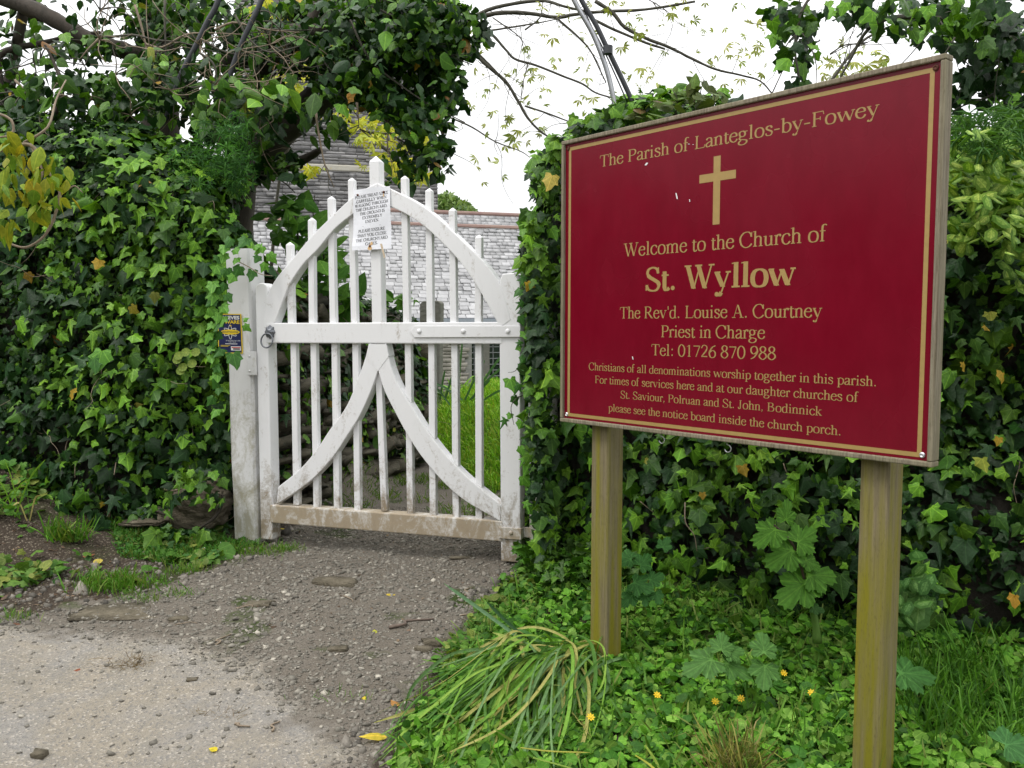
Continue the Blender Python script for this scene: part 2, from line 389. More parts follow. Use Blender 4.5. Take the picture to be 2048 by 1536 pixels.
verge = sst(.05, .4, gp[:, 0] - .45 * (2.9 - gp[:, 1])) * sst(5, 4, gp[:, 1])
ginside = gm > .5
soilm = 1 - gm
greenm = soilm * np.clip(.02 + .6 * grassy * np.where(gp[:, 1] > 5, 1.5, 1) + verge * .5, 0, 1) * .9 + gm * sst(.22, .0, gd) * .5 * sst(.45, .6, vnoise(p3, 6, 9, 2)) + gm * (1 - rm) * sst(.60, .7, vnoise(p3, 3.3, 31, 3)) * .55
nx, ny = len(xs), len(ys)
VV = np.c_[gp, GZ.ravel()]
i0 = (np.arange(ny - 1)[:, None] * nx + np.arange(nx - 1)[None]).ravel()
Q = np.stack([i0, i0 + 1, i0 + nx + 1, i0 + nx], 1)
cx = gp[Q].mean(1)
qr = rm[Q].mean(1); qg = gm[Q].mean(1)
def gpart(name, mask, label):
    q = Q[mask]; used, inv = np.unique(q.ravel(), return_inverse=True); q = inv.reshape(-1, 4)
    me = bpy.data.meshes.new(name); me.vertices.add(len(used)); me.vertices.foreach_set("co", VV[used].astype(np.float32).ravel())
    me.loops.add(q.size); me.loops.foreach_set("vertex_index", q.astype(np.int32).ravel())
    me.polygons.add(len(q)); me.polygons.foreach_set("loop_start", np.arange(0, q.size, 4, dtype=np.int32)); me.polygons.foreach_set("use_smooth", np.ones(len(q), bool))
    me.update(calc_edges=True)
    a = me.attributes.new("surf", 'FLOAT_COLOR', 'POINT'); c = np.ones((len(used), 4), np.float32)
    c[:, 0] = rm[used]; c[:, 1] = soilm[used]; c[:, 2] = greenm[used]; a.data.foreach_set("color", c.ravel())
    me.materials.append(M_GROUND); return tag(link(name, me), label, kind="structure")
gpart("ground", qg < .5, "dark soil and grass banks either side of the gateway")
gpart("path", (qg >= .5) & (qr < .5), "grey gravel path leading up to the white gate")
gpart("road", (qg >= .5) & (qr >= .5), "pale sandy worn lane surface in front of the path")

# ------------------------------------------------------------------ leaf, stone and blade shapes
def fan(outline, centre, zf, curl=0.0, tintc=None):
    """outline points (2-D, closed) fanned from a centre; zf folds along the midrib"""
    O = np.array(outline, float); C = np.array([centre], float); P = np.vstack([O, C])
    z = -zf * np.abs(P[:, 0]) + curl * P[:, 1] ** 2 * -1
    V = np.c_[P, z]; n = len(O); T = np.array([(i, (i + 1) % n, n) for i in range(n)])
    return V, T
def mirror(half):
    return [p for p in half] + [(-x, y) for x, y in half[::-1] if abs(x) > 1e-6]
IVY = []
_rj = np.random.default_rng(3)
def crumple(VT, dz=.05, dx=.02):
    V, T = VT; V = V.copy(); V[:-1, 2] += _rj.normal(0, dz, len(V) - 1); V[1:-1, :2] += _rj.normal(0, dx, (len(V) - 2, 2)); return V, T
for j in range(8):
    a = [.0, .06, -.05, .1, -.02, -.14, .03, -.18][j]
    half = [(0, .06), (.17, -.09), (.37 + a, -.10), (.37, .13), (.54 - a * .5, .35 + a), (.32, .50), (.15, .80), (0, 1.0)]
    IVY.append(crumple(fan(mirror(half), (0, .28), .22 + .14 * (j % 4), .3 * (j % 3) - .1), .055, .022))
for j in range(2):                                            # young, narrow-lobed
    half = [(0, .05), (.12, -.04), (.44, -.05), (.20, .2), (.50, .52), (.14, .48), (.08, .8), (0, 1.15)]
    IVY.append(fan(mirror(half), (0, .3), .4, .2))
half = [(0, 0), (.16, .08), (.33, .30), (.34, .52), (.2, .82), (0, 1.1)]
OVATE = [fan(mirror(half), (0, .45), z, c) for z, c in ((.25, .15), (.55, .25), (.1, .35))]
half = [(0, 0), (.11, .12), (.2, .38), (.17, .7), (0, 1.15)]
LANCE = [fan(mirror(half), (0, .5), z, c) for z, c in ((.35, .3), (.6, .45), (.2, .1))]
half = [(0, .14), (.2, -.02), (.42, .06), (.50, .32), (.40, .6), (.22, .82), (0, .86)]
half2 = [(0, .16), (.14, -.05), (.34, -.04), (.46, .16), (.40, .30), (.50, .46), (.34, .62), (.22, .84), (0, .92)]
half3 = [(0, .10), (.16, .0), (.30, .12), (.36, .40), (.26, .66), (0, .95)]
HEART = [fan(mirror(half), (0, .4), z, c) for z, c in ((.35, .2), (-.25, -.1))] + [fan(mirror(half2), (0, .4), z, c) for z, c in ((.45, .15), (.2, .4), (-.2, .2))] + [fan(mirror(half3), (0, .4), .4, .3)]
def round_leaf():
    O = [(.45 * math.sin(t), .45 * math.cos(t)) for t in np.linspace(0, 2 * math.pi, 9, endpoint=False)]
    V, T = fan(O, (0, 0), 0); V[:-1, 2] += .10; return V, T
PENNY = [round_leaf()]
def arch_leaf():
    """toothed oval leaf with a pale centre: two rings"""
    n = 12; O = []
    for i in range(n):
        t = 2 * math.pi * i / n; r = 1.0 if i % 2 == 0 else .88; O.append((.36 * math.sin(t) * r, .5 - .55 * math.cos(t) * r))
    I = [(x * .55, .5 + (y - .5) * .62) for x, y in O]; P = np.array(O + I + [(0, .5)], float)
    T = []; tc = []
    for i in range(n):
        j = (i + 1) % n; T += [(i, j, n + j), (i, n + j, n + i), (n + i, n + j, 2 * n)]; g = (1.4, 1.2, 1.4) if i % 2 else (1.9, 1.45, 2.2)
        tc += [(.8, .8, .8), (.8, .8, .8), g]
    return np.c_[P, -.3 * np.abs(P[:, 0]) - .15 * P[:, 1] ** 2], np.array(T), np.array(tc)
ARCH = [arch_leaf()]
def lobed_big(seed):
    """large coarsely toothed leaf of five lobes"""
    r_ = np.random.default_rng(seed); O = [(0, -.02)]
    for a0, L in ((-118, .62), (-62, .72), (0, 1.0), (62, .72), (118, .62)):
        for k, (da, f) in enumerate(((-29, .66), (-25, .84), (-17, .84), (-14, .97), (-7, .92), (0, 1.05), (7, .92), (14, .97), (17, .84), (25, .84), (29, .66))):
            t = math.radians(a0 + da); q = L * f * r_.uniform(.95, 1.05); O.append((q * math.sin(t) * .86, .12 + q * math.cos(t) * .86))
    O = [(x, y) for x, y in O]; V, T = fan(O, (0, .14), .12, .12)
    V[:-1, 2] += r_.uniform(-.03, .03, len(V) - 1); return V, T
BIGL = [lobed_big(s_) for s_ in range(3)]
def spray(n=5, spread=75, L=1.0, w=.12):
    """a small burst of narrow leaflets"""
    V = []; T = []
    for i in range(n):
        t = math.radians(-spread + 2 * spread * i / (n - 1)); d = np.array([math.sin(t), math.cos(t)]); q = np.array([d[1], -d[0]]); k = len(V); l = L * (1 - .25 * abs(i - (n - 1) / 2) / n)
        V += [(0, 0, 0), (*(d * l * .5 + q * w), -.05), (*(d * l), -.35 * l), (*(d * l * .5 - q * w), -.05)]; T += [(k, k + 1, k + 2), (k, k + 2, k + 3)]
    return np.array(V, float), np.array(T)
SPRAY = [spray(), spray(4, 60, .9, .15), spray(3, 50, 1, .17)]
CLEAV = [spray(6, 150, 1.0, .07)]
BLADE = []
for c in (.25, .6, 1.1):
    V = []; m_ = 4
    for i in range(m_):
        t = i / m_; w = .035 * (1 - .5 * t); y = t - c * .12 * t * t; z = 0
        V += [(-w, c * .5 * t * t, y), (w, c * .5 * t * t, y)]
    V.append((0, c * .5, 1 - c * .35)); T = []
    for i in range(m_ - 1): T += [(2 * i, 2 * i + 1, 2 * i + 3), (2 * i, 2 * i + 3, 2 * i + 2)]
    T.append((2 * m_ - 2, 2 * m_ - 1, 2 * m_)); BLADE.append((np.array(V, float), np.array(T)))
def rock(seed, n=3, sq=.72, rough=.16):
    """a faceted, squarish stone about 2 x 2 x 2 across"""
    r_ = np.random.default_rng(seed); idx = {}; V = []; Fq = []
    L = np.linspace(-1, 1, n + 1)
    def vid(i, j, k):
        if (i, j, k) not in idx:
            p = np.array([L[i], L[j], L[k]]); q = p / np.linalg.norm(p); p = p * sq + q * (1 - sq); idx[(i, j, k)] = len(V); V.append(p * (1 + r_.uniform(-rough, rough)))
        return idx[(i, j, k)]
    for a in range(n):
        for b in range(n):
            for s_, e in ((0, 0), (1, n)):
                Fq.append([vid(e, a, b), vid(e, a + 1, b), vid(e, a + 1, b + 1), vid(e, a, b + 1)][::1 if s_ else -1])
                Fq.append([vid(a, e, b), vid(a, e, b + 1), vid(a + 1, e, b + 1), vid(a + 1, e, b)][::1 if s_ else -1])
                Fq.append([vid(a, b, e), vid(a + 1, b, e), vid(a + 1, b + 1, e), vid(a, b + 1, e)][::1 if s_ else -1])
    T = [t for f in Fq for t in ((f[0], f[1], f[2]), (f[0], f[2], f[3]))]
    return np.array(V), np.array(T)
ROCK = [rock(s_, 2, .8, .2) for s_ in range(6)]
PEB = [rock(s_ + 50, 1, .9, .3) for s_ in range(5)]
SLATE_T = [rock(s_ + 170, 1, 1.0, .035) for s_ in range(6)]
WALLT = [rock(s_ + 210, 2, .97, .10) for s_ in range(6)]
SHARD = [rock(s_ + 130, 2, .97, .24) for s_ in range(8)]
SLAB = [rock(s_ + 90, 2, .93, .07) for s_ in range(6)]

# ------------------------------------------------------------------ instancing: the 300 that show largest are objects, the rest one mesh
def frames(nrm, up):
    """rotation matrices whose y axis is as near UP as the normal NRM (z axis) allows"""
    z = nrm / (np.linalg.norm(nrm, axis=1)[:, None] + 1e-9); y = up - z * (up * z).sum(1)[:, None]; y /= np.linalg.norm(y, axis=1)[:, None] + 1e-9
    x = np.cross(y, z); return np.stack([x, y, z], 2)
def merged(name, tmpl, tid, R, P, C, mats, parent=None, kind="stuff", label=None, midx=None):
    Vs = []; Ts = []; Cs = []; Ls = []; k = 0
    for t, tp in enumerate(tmpl):
        m = np.where(tid == t)[0]
        if not len(m): continue
        V, T = tp[0], tp[1]; W = np.einsum('nij,kj->nki', R[m], V) + P[m][:, None]; Vs.append(W.reshape(-1, 3)); Ls.append(np.tile(V, (len(m), 1)))
        Ts.append((T[None] + (np.arange(len(m)) * len(V))[:, None, None] + k).reshape(-1, 3)); k += len(m) * len(V)
        c = np.repeat(C[m][:, None], len(T), 1)
        if len(tp) > 2: c = c * tp[2][None]
        Cs.append(c.reshape(-1, 3))
    me = mesh_from(name, np.vstack(Vs), np.vstack(Ts), mats, np.clip(np.vstack(Cs), 0, 1), lp=np.vstack(Ls)); return link(name, me, parent, kind, label)
NOBJ = [0]
def scatter(parent, name, stuff_name, tmpl, P, R, S, C, mats, limit=300, front=None, npal=8, smooth=False):
    """P positions, R rotations, S sizes (n,) or (n,3), C colours. the largest in view become separate children"""
    n = len(P); S3 = S[:, None] * np.ones(3) if S.ndim == 1 else S; tid = RNG.integers(0, len(tmpl), n); M = R * S3[:, None, :]
    u, v, d = proj(P); view = (P - np.array([0, 0, CH])); view /= np.linalg.norm(view, axis=1)[:, None]
    score = S3.max(1) / d * (.35 + np.abs((R[:, :, 2] * view).sum(1))); score = np.where((u > -10) & (u < 2060) & (v > -10) & (v < 1546), score, score * .01)
    if front is not None: score = score * front
    order = np.argsort(-score); top = order[:limit]; rest = order[limit:]
    cache = {}; base = np.array(wloc(parent)); lv, li = {}, {}
    q = np.argsort(C[top].sum(1)); pal = np.array_split(top[q], min(npal, max(1, len(top))))
    for pi, grp in enumerate(pal):
        if not len(grp): continue
        pc = C[grp[len(grp) // 2]]
        for i in grp:
            key = (int(tid[i]), pi)
            if key not in cache:
                tp = tmpl[tid[i]]; fc = np.repeat(pc[None], len(tp[1]), 0) * (tp[2] if len(tp) > 2 else 1)
                cache[key] = mesh_from(name, tp[0], tp[1], mats, np.clip(fc, 0, 1), smooth, lp=tp[0])
            o = bpy.data.objects.new(name, cache[key]); COL.objects.link(o); o.parent = parent
            m = np.eye(4); m[:3, :3] = M[i]; m[:3, 3] = P[i] - base; o.matrix_basis = Matrix(m.tolist()); NOBJ[0] += 1
    if len(rest): merged(stuff_name, tmpl, tid[rest], M[rest], P[rest], C[rest], mats, parent)

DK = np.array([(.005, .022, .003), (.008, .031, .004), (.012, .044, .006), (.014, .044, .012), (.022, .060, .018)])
MD = np.array([(.038, .105, .008), (.052, .130, .010), (.070, .165, .013), (.042, .105, .016)])
FR = np.array([(.115, .26, .020), (.145, .31, .025), (.095, .22, .02)])
YL = np.array([(.38, .26, .025), (.22, .13, .02), (.24, .26, .04), (.16, .08, .02)])
def colours(n, w, jit=.15, fresh=None):
    """w: weights of dark, mid, fresh, yellow; fresh: optional 0..1 field that pushes towards fresh"""
    out = np.zeros((n, 3)); r = RNG.random(n); w = np.array(w, float); w = np.repeat(w[None], n, 0)
    if fresh is not None: w[:, 2] *= fresh * 3; w[:, 1] *= .4 + fresh * 1.2
    w /= w.sum(1)[:, None]; c = np.cumsum(w, 1); k = (r[:, None] > c).sum(1).clip(0, 3)
    for i, p in enumerate((DK, MD, FR, YL)):
        m = k == i; out[m] = p[RNG.integers(0, len(p), m.sum())]
    return out * (1 + RNG.uniform(-jit, jit, (n, 1))) * (1 + RNG.uniform(-.06, .06, (n, 3)))

# ------------------------------------------------------------------ the church behind the gate
def church():
    cyaw = math.radians(17); d = np.array([math.cos(cyaw), math.sin(cyaw), 0]); nb = np.array([-d[1], d[0], 0]); up = np.array([0, 0, 1.])
    ch = thing("church", at(820, 700, 19), "grey stone parish church with slate aisle roofs and tower behind the gate", "church")
    # aisle: eaves line and ridge
    e0 = at(816, 636, 17.6); rg = at(816, 450, 20.0)
    run = np.dot(rg - e0, nb); rise = rg[2] - e0[2]; sl = math.hypot(run, rise); ru = (nb * run + up * rise) / sl; rn = np.cross(d, ru)
    E = lambda s, a, w=0: e0 + d * s + ru * a + rn * w
    s0, s1 = -3.4, 3.6
    b = MB(); b.add([E(s0, 0, -.06), E(s1, 0, -.06), E(s1, sl, -.06), E(s0, sl, -.06), e0 + d * s0 + nb * run * 2 - up * .05, e0 + d * s1 + nb * run * 2 - up * .05],
                    [(0, 1, 2, 3), (3, 2, 5, 4)])
    b.build("roof_deck", M_SLATE, ch)
    rows = int(sl / .125); Pn, S, Rm = [], [], []
    B = np.stack([d, ru, rn], 1)
    for r in range(rows + 1):
        s = s0 + RNG.uniform(0, .1)
        while s < s1:
            w = RNG.uniform(.13, .24) * (1.2 - .35 * r / rows)
            a = (r + .5) * sl / (rows + .5); Pn.append(E(s + w / 2, a, RNG.uniform(-.004, .012))); S.append((w / 2 * .95, .072, .011))
            t = RNG.normal(0, .02); c_, s_ = math.cos(t), math.sin(t); tl = RNG.uniform(.05, .12)
            Rm.append(B @ np.array([[c_, -s_, 0], [s_, c_, 0], [0, 0, 1]]) @ np.array([[1, 0, 0], [0, math.cos(tl), math.sin(tl)], [0, -math.sin(tl), math.cos(tl)]])); s += w
    Pn = np.array(Pn); rf = bpy.data.objects.new("roof", None); COL.objects.link(rf); rf.parent = ch
    g = RNG.uniform(.1, .95, len(Pn)); u, v, _ = proj(Pn); vis = ((u > 640) & (u < 1045)).astype(float) + .05
    scatter(rf, "slate", "slates", SLATE_T, Pn, np.array(Rm), np.array(S), np.stack([g] * 3, 1), [M_SLATE], 300, vis)
    b = MB(); b.tube([E(s0, sl + .01), E(s1, sl + .01)], .065, 8); b.build("ridge_tile", M_RIDGE, rf)
    b = MB(); b.box(E(0, -.04, .02) + up * -.04, d, nb, up, (3.5, .06, .045)); b.build("gutter", m_simple("gutter_lead", (.30, .33, .38), .5, .3), ch)
    # second, farther roof with its own red ridge
    r2 = at(816, 424, 23.0); f2 = lambda s, k, dz: r2 + d * s + nb * k + up * dz
    b = MB(); b.add([f2(-1.0, -1.6, -1.5), f2(5.6, -1.6, -1.5), f2(5.6, 0, 0), f2(-1.0, 0, 0), f2(5.6, 1.6, -1.5), f2(-1.0, 1.6, -1.5)], [(0, 1, 2, 3), (3, 2, 4, 5)])
    fr_ = b.build("far_roof", M_SLATE, ch)
    ru2 = (nb * 1.6 + up * 1.5); ru2 /= np.linalg.norm(ru2); B2 = np.stack([d, ru2, np.cross(d, ru2)], 1); Pf, Sf = [], []
    for r in range(14):
        s = -1.0
        while s < 5.5: w = RNG.uniform(.14, .26); Pf.append(r2 + d * (s + w / 2) - ru2 * (.12 + r * .13) + B2[:, 2] * RNG.uniform(.0, .012)); Sf.append((w / 2 * .95, .07, .011)); s += w
    gf = RNG.uniform(.1, .95, len(Pf)); Sf = np.array(Sf); merged("slates", SLATE_T, RNG.integers(0, 6, len(Pf)), np.repeat(B2[None], len(Pf), 0) * Sf[:, None, :], np.array(Pf), np.stack([gf] * 3, 1), [M_SLATE], fr_)
    b = MB(); b.tube([f2(-1, 0, .02), f2(5.6, 0, .02)], .065, 8); b.build("ridge_tile", M_RIDGE, ch)
    # wall under the eaves with leaded window
    W = lambda s, z, w=0: e0 + d * s + nb * (.12 + w) + up * (z)
    def sx(px, zz=-.8):
        dd = ray(px, 735); n = nb; c = e0 + nb * .12; k = np.dot(c - np.array([0, 0, CH]), n) / np.dot(dd, n); return float(np.dot(np.array([0, 0, CH]) + dd * k - c, d))
    w0, w1 = sx(944), sx(1018); zt, zb = -.42, -1.48
    wl_ = bpy.data.objects.new("wall", None); COL.objects.link(wl_); wl_.parent = ch
    for a, b_, c_, e_ in ((s0, w0, -2.6, -.08), (w1, s1, -2.6, -.08), (w0, w1, zt, -.08), (w0, w1, -2.6, zb)):
        q = MB(); q.box((W(a, c_, .22) + W(b_, e_, .22)) / 2, d, nb, up, ((b_ - a) / 2, .2, (e_ - c_) / 2)); q.build("wall_core", M_MORTAR, wl_)
    Pn, S, G = [], [], []
    z = -2.2
    while z < -.12:
        h = RNG.uniform(.04, .10); s = s0 + RNG.uniform(0, .2)
        while s < s1:
            w = RNG.uniform(.14, .42)
            if not (s + w > w0 and s < w1 and z + h > zb and z < zt): Pn.append(W(s + w / 2, z + h / 2, .0)); S.append((w / 2 * .97, .035, h / 2 * .93)); G.append(RNG.uniform(.05, .95))
            s += w
        z += h
    Pn = np.array(Pn); Bw = np.stack([d, nb, up], 1); G = np.array(G); u, v, _ = proj(Pn); vis = ((u > 860) & (u < 1060) & (v < 790)).astype(float) + .02
    scatter(wl_, "stone", "stones", WALLT, Pn, np.repeat(Bw[None], len(Pn), 0), np.array(S), np.stack([G] * 3, 1), [M_CHWALL], 120, vis)
    q = MB(); q.box(W((w0 + w1) / 2, (zt + zb) / 2, .22), d, nb, up, ((w1 - w0) / 2, .01, (zt - zb) / 2)); win = q.build("window", M_GLASS, ch)
    mb = MB(); mid = sx(973); mb.box(W(mid, (zt + zb) / 2, .1), d, nb, up, (.07, .09, (zt - zb) / 2 - .002)); mb.build("mullion", M_GRAVE, win).location = (0, 0, 0)
    gb = MB()
    for k in range(9): gb.box(W((w0 + w1) / 2, zt - .06 - k * .125, .19), d, nb, up, ((w1 - w0) / 2 - .003, .008, .010))
    for px in (953, 991, 1005): gb.box(W(sx(px), (zt + zb) / 2, .195), d, nb, up, (.009, .007, (zt - zb) / 2 - .004))
    gb.build("lead_grid", M_LEAD, win).location = (0, 0, 0)
    mb = MB(); mb.box(W((w0 + w1) / 2, zb - .05, .04), d, nb, up, ((w1 - w0) / 2 + .1, .14, .05)); mb.build("sill", M_STRING, win).location = (0, 0, 0)
    # tower
    tw = at(863, 345, 24.5); ty = math.radians(13); td = np.array([math.cos(ty), math.sin(ty), 0]); tn = np.array([-td[1], td[0], 0])
    T_ = lambda s, z, w=0: tw + td * s + tn * w + up * z
    tower = bpy.data.objects.new("tower", None); COL.objects.link(tower); tower.parent = ch
    for nm_, z0_, z1_, gr in (("lower_stage", -4.5, -.10, .12), ("upper_stage", .10, 6.0, 0)):
        q = MB(); q.box(T_(-2.6 + gr / 2, (z0_ + z1_) / 2, 2.6), td, tn, up, (2.6 + gr / 2, 2.6 + gr, (z1_ - z0_) / 2)); q.build(nm_, M_MORTAR, tower)
    q = MB(); q.box(T_(-2.6, 0, 2.6), td, tn, up, (2.76, 2.76, .085)); q.box(T_(-2.6, -.085, 2.6), td, tn, up, (2.70, 2.70, .03)); q.build("string_course", M_STRING, tower, bevel=.03)
    Pn, S, G = [], [], []
    for zz0, zz1, gr in ((-2.2, -.12, .12), (.10, 5.2, 0)):
        z = zz0
        while z < zz1:
            h = min(RNG.uniform(.06, .13), zz1 - z + .02); s = -5.2 + RNG.uniform(0, .3)
            while s < gr:
                w = min(RNG.uniform(.16, .62), gr + .03 - s); Pn.append(T_(s + w / 2, z + h / 2, -gr + RNG.uniform(-.012, .02))); S.append((w / 2 * .97, .05, h / 2 * .9)); G.append(RNG.uniform(.05, .95)); s += w
            z += h
    Pn = np.array(Pn); Bt = np.stack([td, tn, up], 1); G = np.array(G); u, v, _ = proj(Pn); vis = ((u > 620) & (v > 180) & (v < 440)).astype(float) + .02
    scatter(tower, "stone", "stones", WALLT, Pn, np.repeat(Bt[None], len(Pn), 0), np.array(S), np.stack([G] * 3, 1), [M_TOWER], 300, vis)
church()

# ------------------------------------------------------------------ gate, built in its own plane from the front
GP = Plane((-1.2740 * 1.035, 4.3 * 1.035, CH - 1.14 * 1.035), math.radians(-17.8), math.radians(.15))
def gpoly(L, w=0.0): return [GP.st(x, y, w) for x, y in L]
def slab(mb, L, w0, w1):
    return mb.prism(L, lambda a, b: GP.p(a, b, w0), lambda a, b: GP.p(a, b, w1))
gate = thing("churchyard_gate", GP.p(.7, 0), "white arched wooden gate with vertical palings and curved braces, mud-splashed at the foot", "gate")
def gbox(name, s0, s1, t0, t1, w0, w1, m=None, bevel=.005, parent=gate, top=None):
    b = MB(); P_ = [(s0, t0), (s1, t0), (s1, t1), (s0, t1)] if top is None else [(s0, t0), (s1, t0)] + top
    slab(b, P_, w0, w1); return b.build(name, m or M_WHITE, parent, bevel=bevel)
ls0 = GP.st(512, 640)[0]; ls1 = ls0 + .07; lb = GP.st(520, 1078)[1]; lt = GP.st(514, 566)[1]
def eared(s0, s1, tt, r, side):
    """rounded ear at the head of a stile"""
    pts = [(s1, tt - r * 1.2)]; n = 9
    for i in range(n):
        a = math.pi * i / (n - 1); pts.append(((s0 + s1) / 2 + (s1 - s0) / 2 * .98 * math.cos(a), tt - r + r * math.sin(a)))
    return pts + [(s0, tt - r * 1.2)]
gbox("stile", ls0, ls1, lb, lt, 0, .08, top=eared(ls0, ls1, lt, .03, 1))
rs0 = GP.st(1001, 900)[0]; rs1 = rs0 + .098; rb = GP.st(1030, 1125)[1]; rt = GP.st(1020, 546)[1]
rtop = [(rs1, GP.st(1040, 570)[1]), (rs1 - .012, rt - .03), (rs1 - .03, rt), (rs0 + .012, rt - .002), (rs0, rt - .03), (rs0 - .004, GP.st(1001, 580)[1])]
gbox("stile", rs0, rs1, rb, rt, 0, .075, top=rtop)
m0 = GP.st(760, 645)[1]; m1 = GP.st(760, 687)[1]
gbox("middle_rail", ls1 - .012, rs0 + .012, m1, m0, -.002, .07)
b0 = GP.st(760, 1061)[1]; b1 = GP.st(760, 1025)[1]
bl0, bl1 = GP.st(562, 1047)[1], GP.st(562, 1011)[1]; br0, br1 = GP.st(1000, 1083)[1], GP.st(1000, 1042)[1]
b = MB(); slab(b, [(ls1 - .01, bl0), (rs0 + .01, br0), (rs0 + .01, br1), (ls1 - .01, bl1)], -.0025, .07); b.build("bottom_rail", M_RAIL, gate, bevel=.005)
AO = [(527, 656), (532, 600), (549.6, 561), (583.8, 519), (621, 475), (666, 430), (703, 396), (731, 377), (755, 366), (789, 382), (823, 398), (864, 425), (908.5, 466), (942.6, 499), (977, 534.6), (1003, 575)]
AI = [(546, 656), (567, 598), (580, 567), (608, 526), (635, 499), (669, 458), (707, 427), (735, 408), (758, 401), (785, 415), (816, 430), (850, 454), (888, 488.5), (922, 526), (953, 570.5), (977, 611.5), (1000, 656)]
AO = gpoly(AO); AI = gpoly(AI)
def arc_member(name, outer, inner, w0, w1, n=5, m=None):
    b = MB(); O = crom(outer, n); I = crom(inner, n); k = 26
    def res(P):
        d = np.r_[0, np.cumsum(np.linalg.norm(np.diff(P, axis=0), axis=1))]; t = np.linspace(0, d[-1], k); return np.c_[np.interp(t, d, P[:, 0]), np.interp(t, d, P[:, 1])]
    O, I = res(O), res(I); R_ = [[GP.p(*O[i], w0), GP.p(*I[i], w0), GP.p(*I[i], w1), GP.p(*O[i], w1)] for i in range(k)]
    b.ring(R_); return b.build(name, m or M_WHITE, gate, bevel=.004)
ia, ja = 8, 8
arc_member("arch", AO[:9], AI[:9], -.0012, .0655); arc_member("arch", AO[8:] + [GP.st(1022, 640)], AI[8:], -.0018, .066)
LO = gpoly([(740, 684), (729, 720), (717, 754), (693, 812), (659, 860), (632, 901), (598, 940), (556, 974)])
LI = gpoly([(756, 740), (749, 762), (738, 791), (717, 836), (693, 873), (666, 914), (628.5, 955), (591, 984.5), (553, 1009)])
RO = gpoly([(771, 684), (782, 733), (799, 774), (823, 812), (857.5, 866.6), (898.5, 918), (943, 962), (1003, 1010)])
RI = gpoly([(756, 740), (768.6, 781), (789, 822), (813, 866.6), (847, 918), (891.6, 969), (932.6, 1003), (1001, 1043)])
arc_member("brace", LO, LI, -.0009, .064); arc_member("brace", RO, RI, -.0015, .0645)
b = MB(); slab(b, gpoly([(738, 688), (773, 688), (778, 712), (756, 742), (733, 710)]), -.0032, .0635); b.build("brace_head", M_WHITE, gate)
c0 = GP.st(743, 640)[0]; ct = GP.st(745, 322)[1]; pk = GP.st(745, 309)[1]
b = MB(); w_ = .055; q0, q1 = GP.st(737.5, 340)[0], GP.st(757.5, 340)[0]; c1 = c0 + (q1 - q0) * 1.0
R_ = [[GP.p(a, t, 0.004), GP.p(a + (c1 - c0), t, 0.004), GP.p(a + (c1 - c0), t, .06), GP.p(a, t, .06)] for a, t in ((c0, m0 - .01), ((c0 + q0) / 2, (m0 + ct) / 2), (q0, ct))]
b.ring(R_); k = len(b.V); b.V.append(tuple(GP.p(q0 + (c1 - c0) * .45, pk, .03))); b.F = b.F[:-1] + [(k - 4, k - 3, k), (k - 3, k - 2, k), (k - 2, k - 1, k), (k - 1, k - 4, k)]
b.build("centre_post", M_WHITE, gate, bevel=.003)
PT = [(578, 483, 582, 587, 593, 1006), (622, 434, 624, 627, 633, 1010), (661, 391, 666, 669, 674, 1014), (702, 354, 708.5, 711, 715, 1018), (0, 0, 0, 760, 768.5, 1022),
      (808, 350, 813, 816, 820.5, 1025), (857, 375, 860, 863, 866, 1028), (904, 414, 907, 909, 912, 1032), (957, 468, 956, 957, 958, 1035)]
for xt, yt, xm, xl, xb, yb in PT:
    if xt:
        for (xa, ya, xb_, yb_, cap) in ((xt, yt, xm, 650, True), (xl, 680, xb, yb + 4, False)):
            a = GP.st(xa, ya, .025); c = GP.st(xb_, yb_, .025); hw = .0165; b = MB()
            if cap:
                a_ = (a[0], a[1] - .016); L_ = [(c[0] - hw, c[1]), (c[0] + hw, c[1]), (a_[0] + hw, a_[1]), (a_[0] - hw, a_[1])]
                b.ring([[GP.p(s_, t_, .02) for s_, t_ in ((c[0] - hw, c[1]), (c[0] + hw, c[1]))] + [GP.p(s_, c[1], .053) for s_ in (c[0] + hw, c[0] - hw)],
                        [GP.p(s_, a_[1], .02) for s_ in (a_[0] - hw, a_[0] + hw)] + [GP.p(s_, a_[1], .053) for s_ in (a_[0] + hw, a_[0] - hw)]])
                k = len(b.V); b.V.append(tuple(GP.p(a[0], a[1], .036))); b.F = b.F[:-1] + [(k - 4, k - 3, k), (k - 3, k - 2, k), (k - 2, k - 1, k), (k - 1, k - 4, k)]
            else: slab(b, [(c[0] - hw, c[1]), (c[0] + hw, c[1]), (a[0] + hw, a[1]), (a[0] - hw, a[1])], .02, .053)
            b.build("paling", M_WHITE, gate, bevel=.003)
    else:
        a = GP.st(757, 745, .025); c = GP.st(xb, yb, .025); hw = .0165; b = MB(); slab(b, [(c[0] - hw, c[1]), (c[0] + hw, c[1]), (a[0] + hw, a[1] + .01), (a[0] - hw, a[1] + .01)], .021, .054); b.build("paling", M_WHITE, gate, bevel=.003)
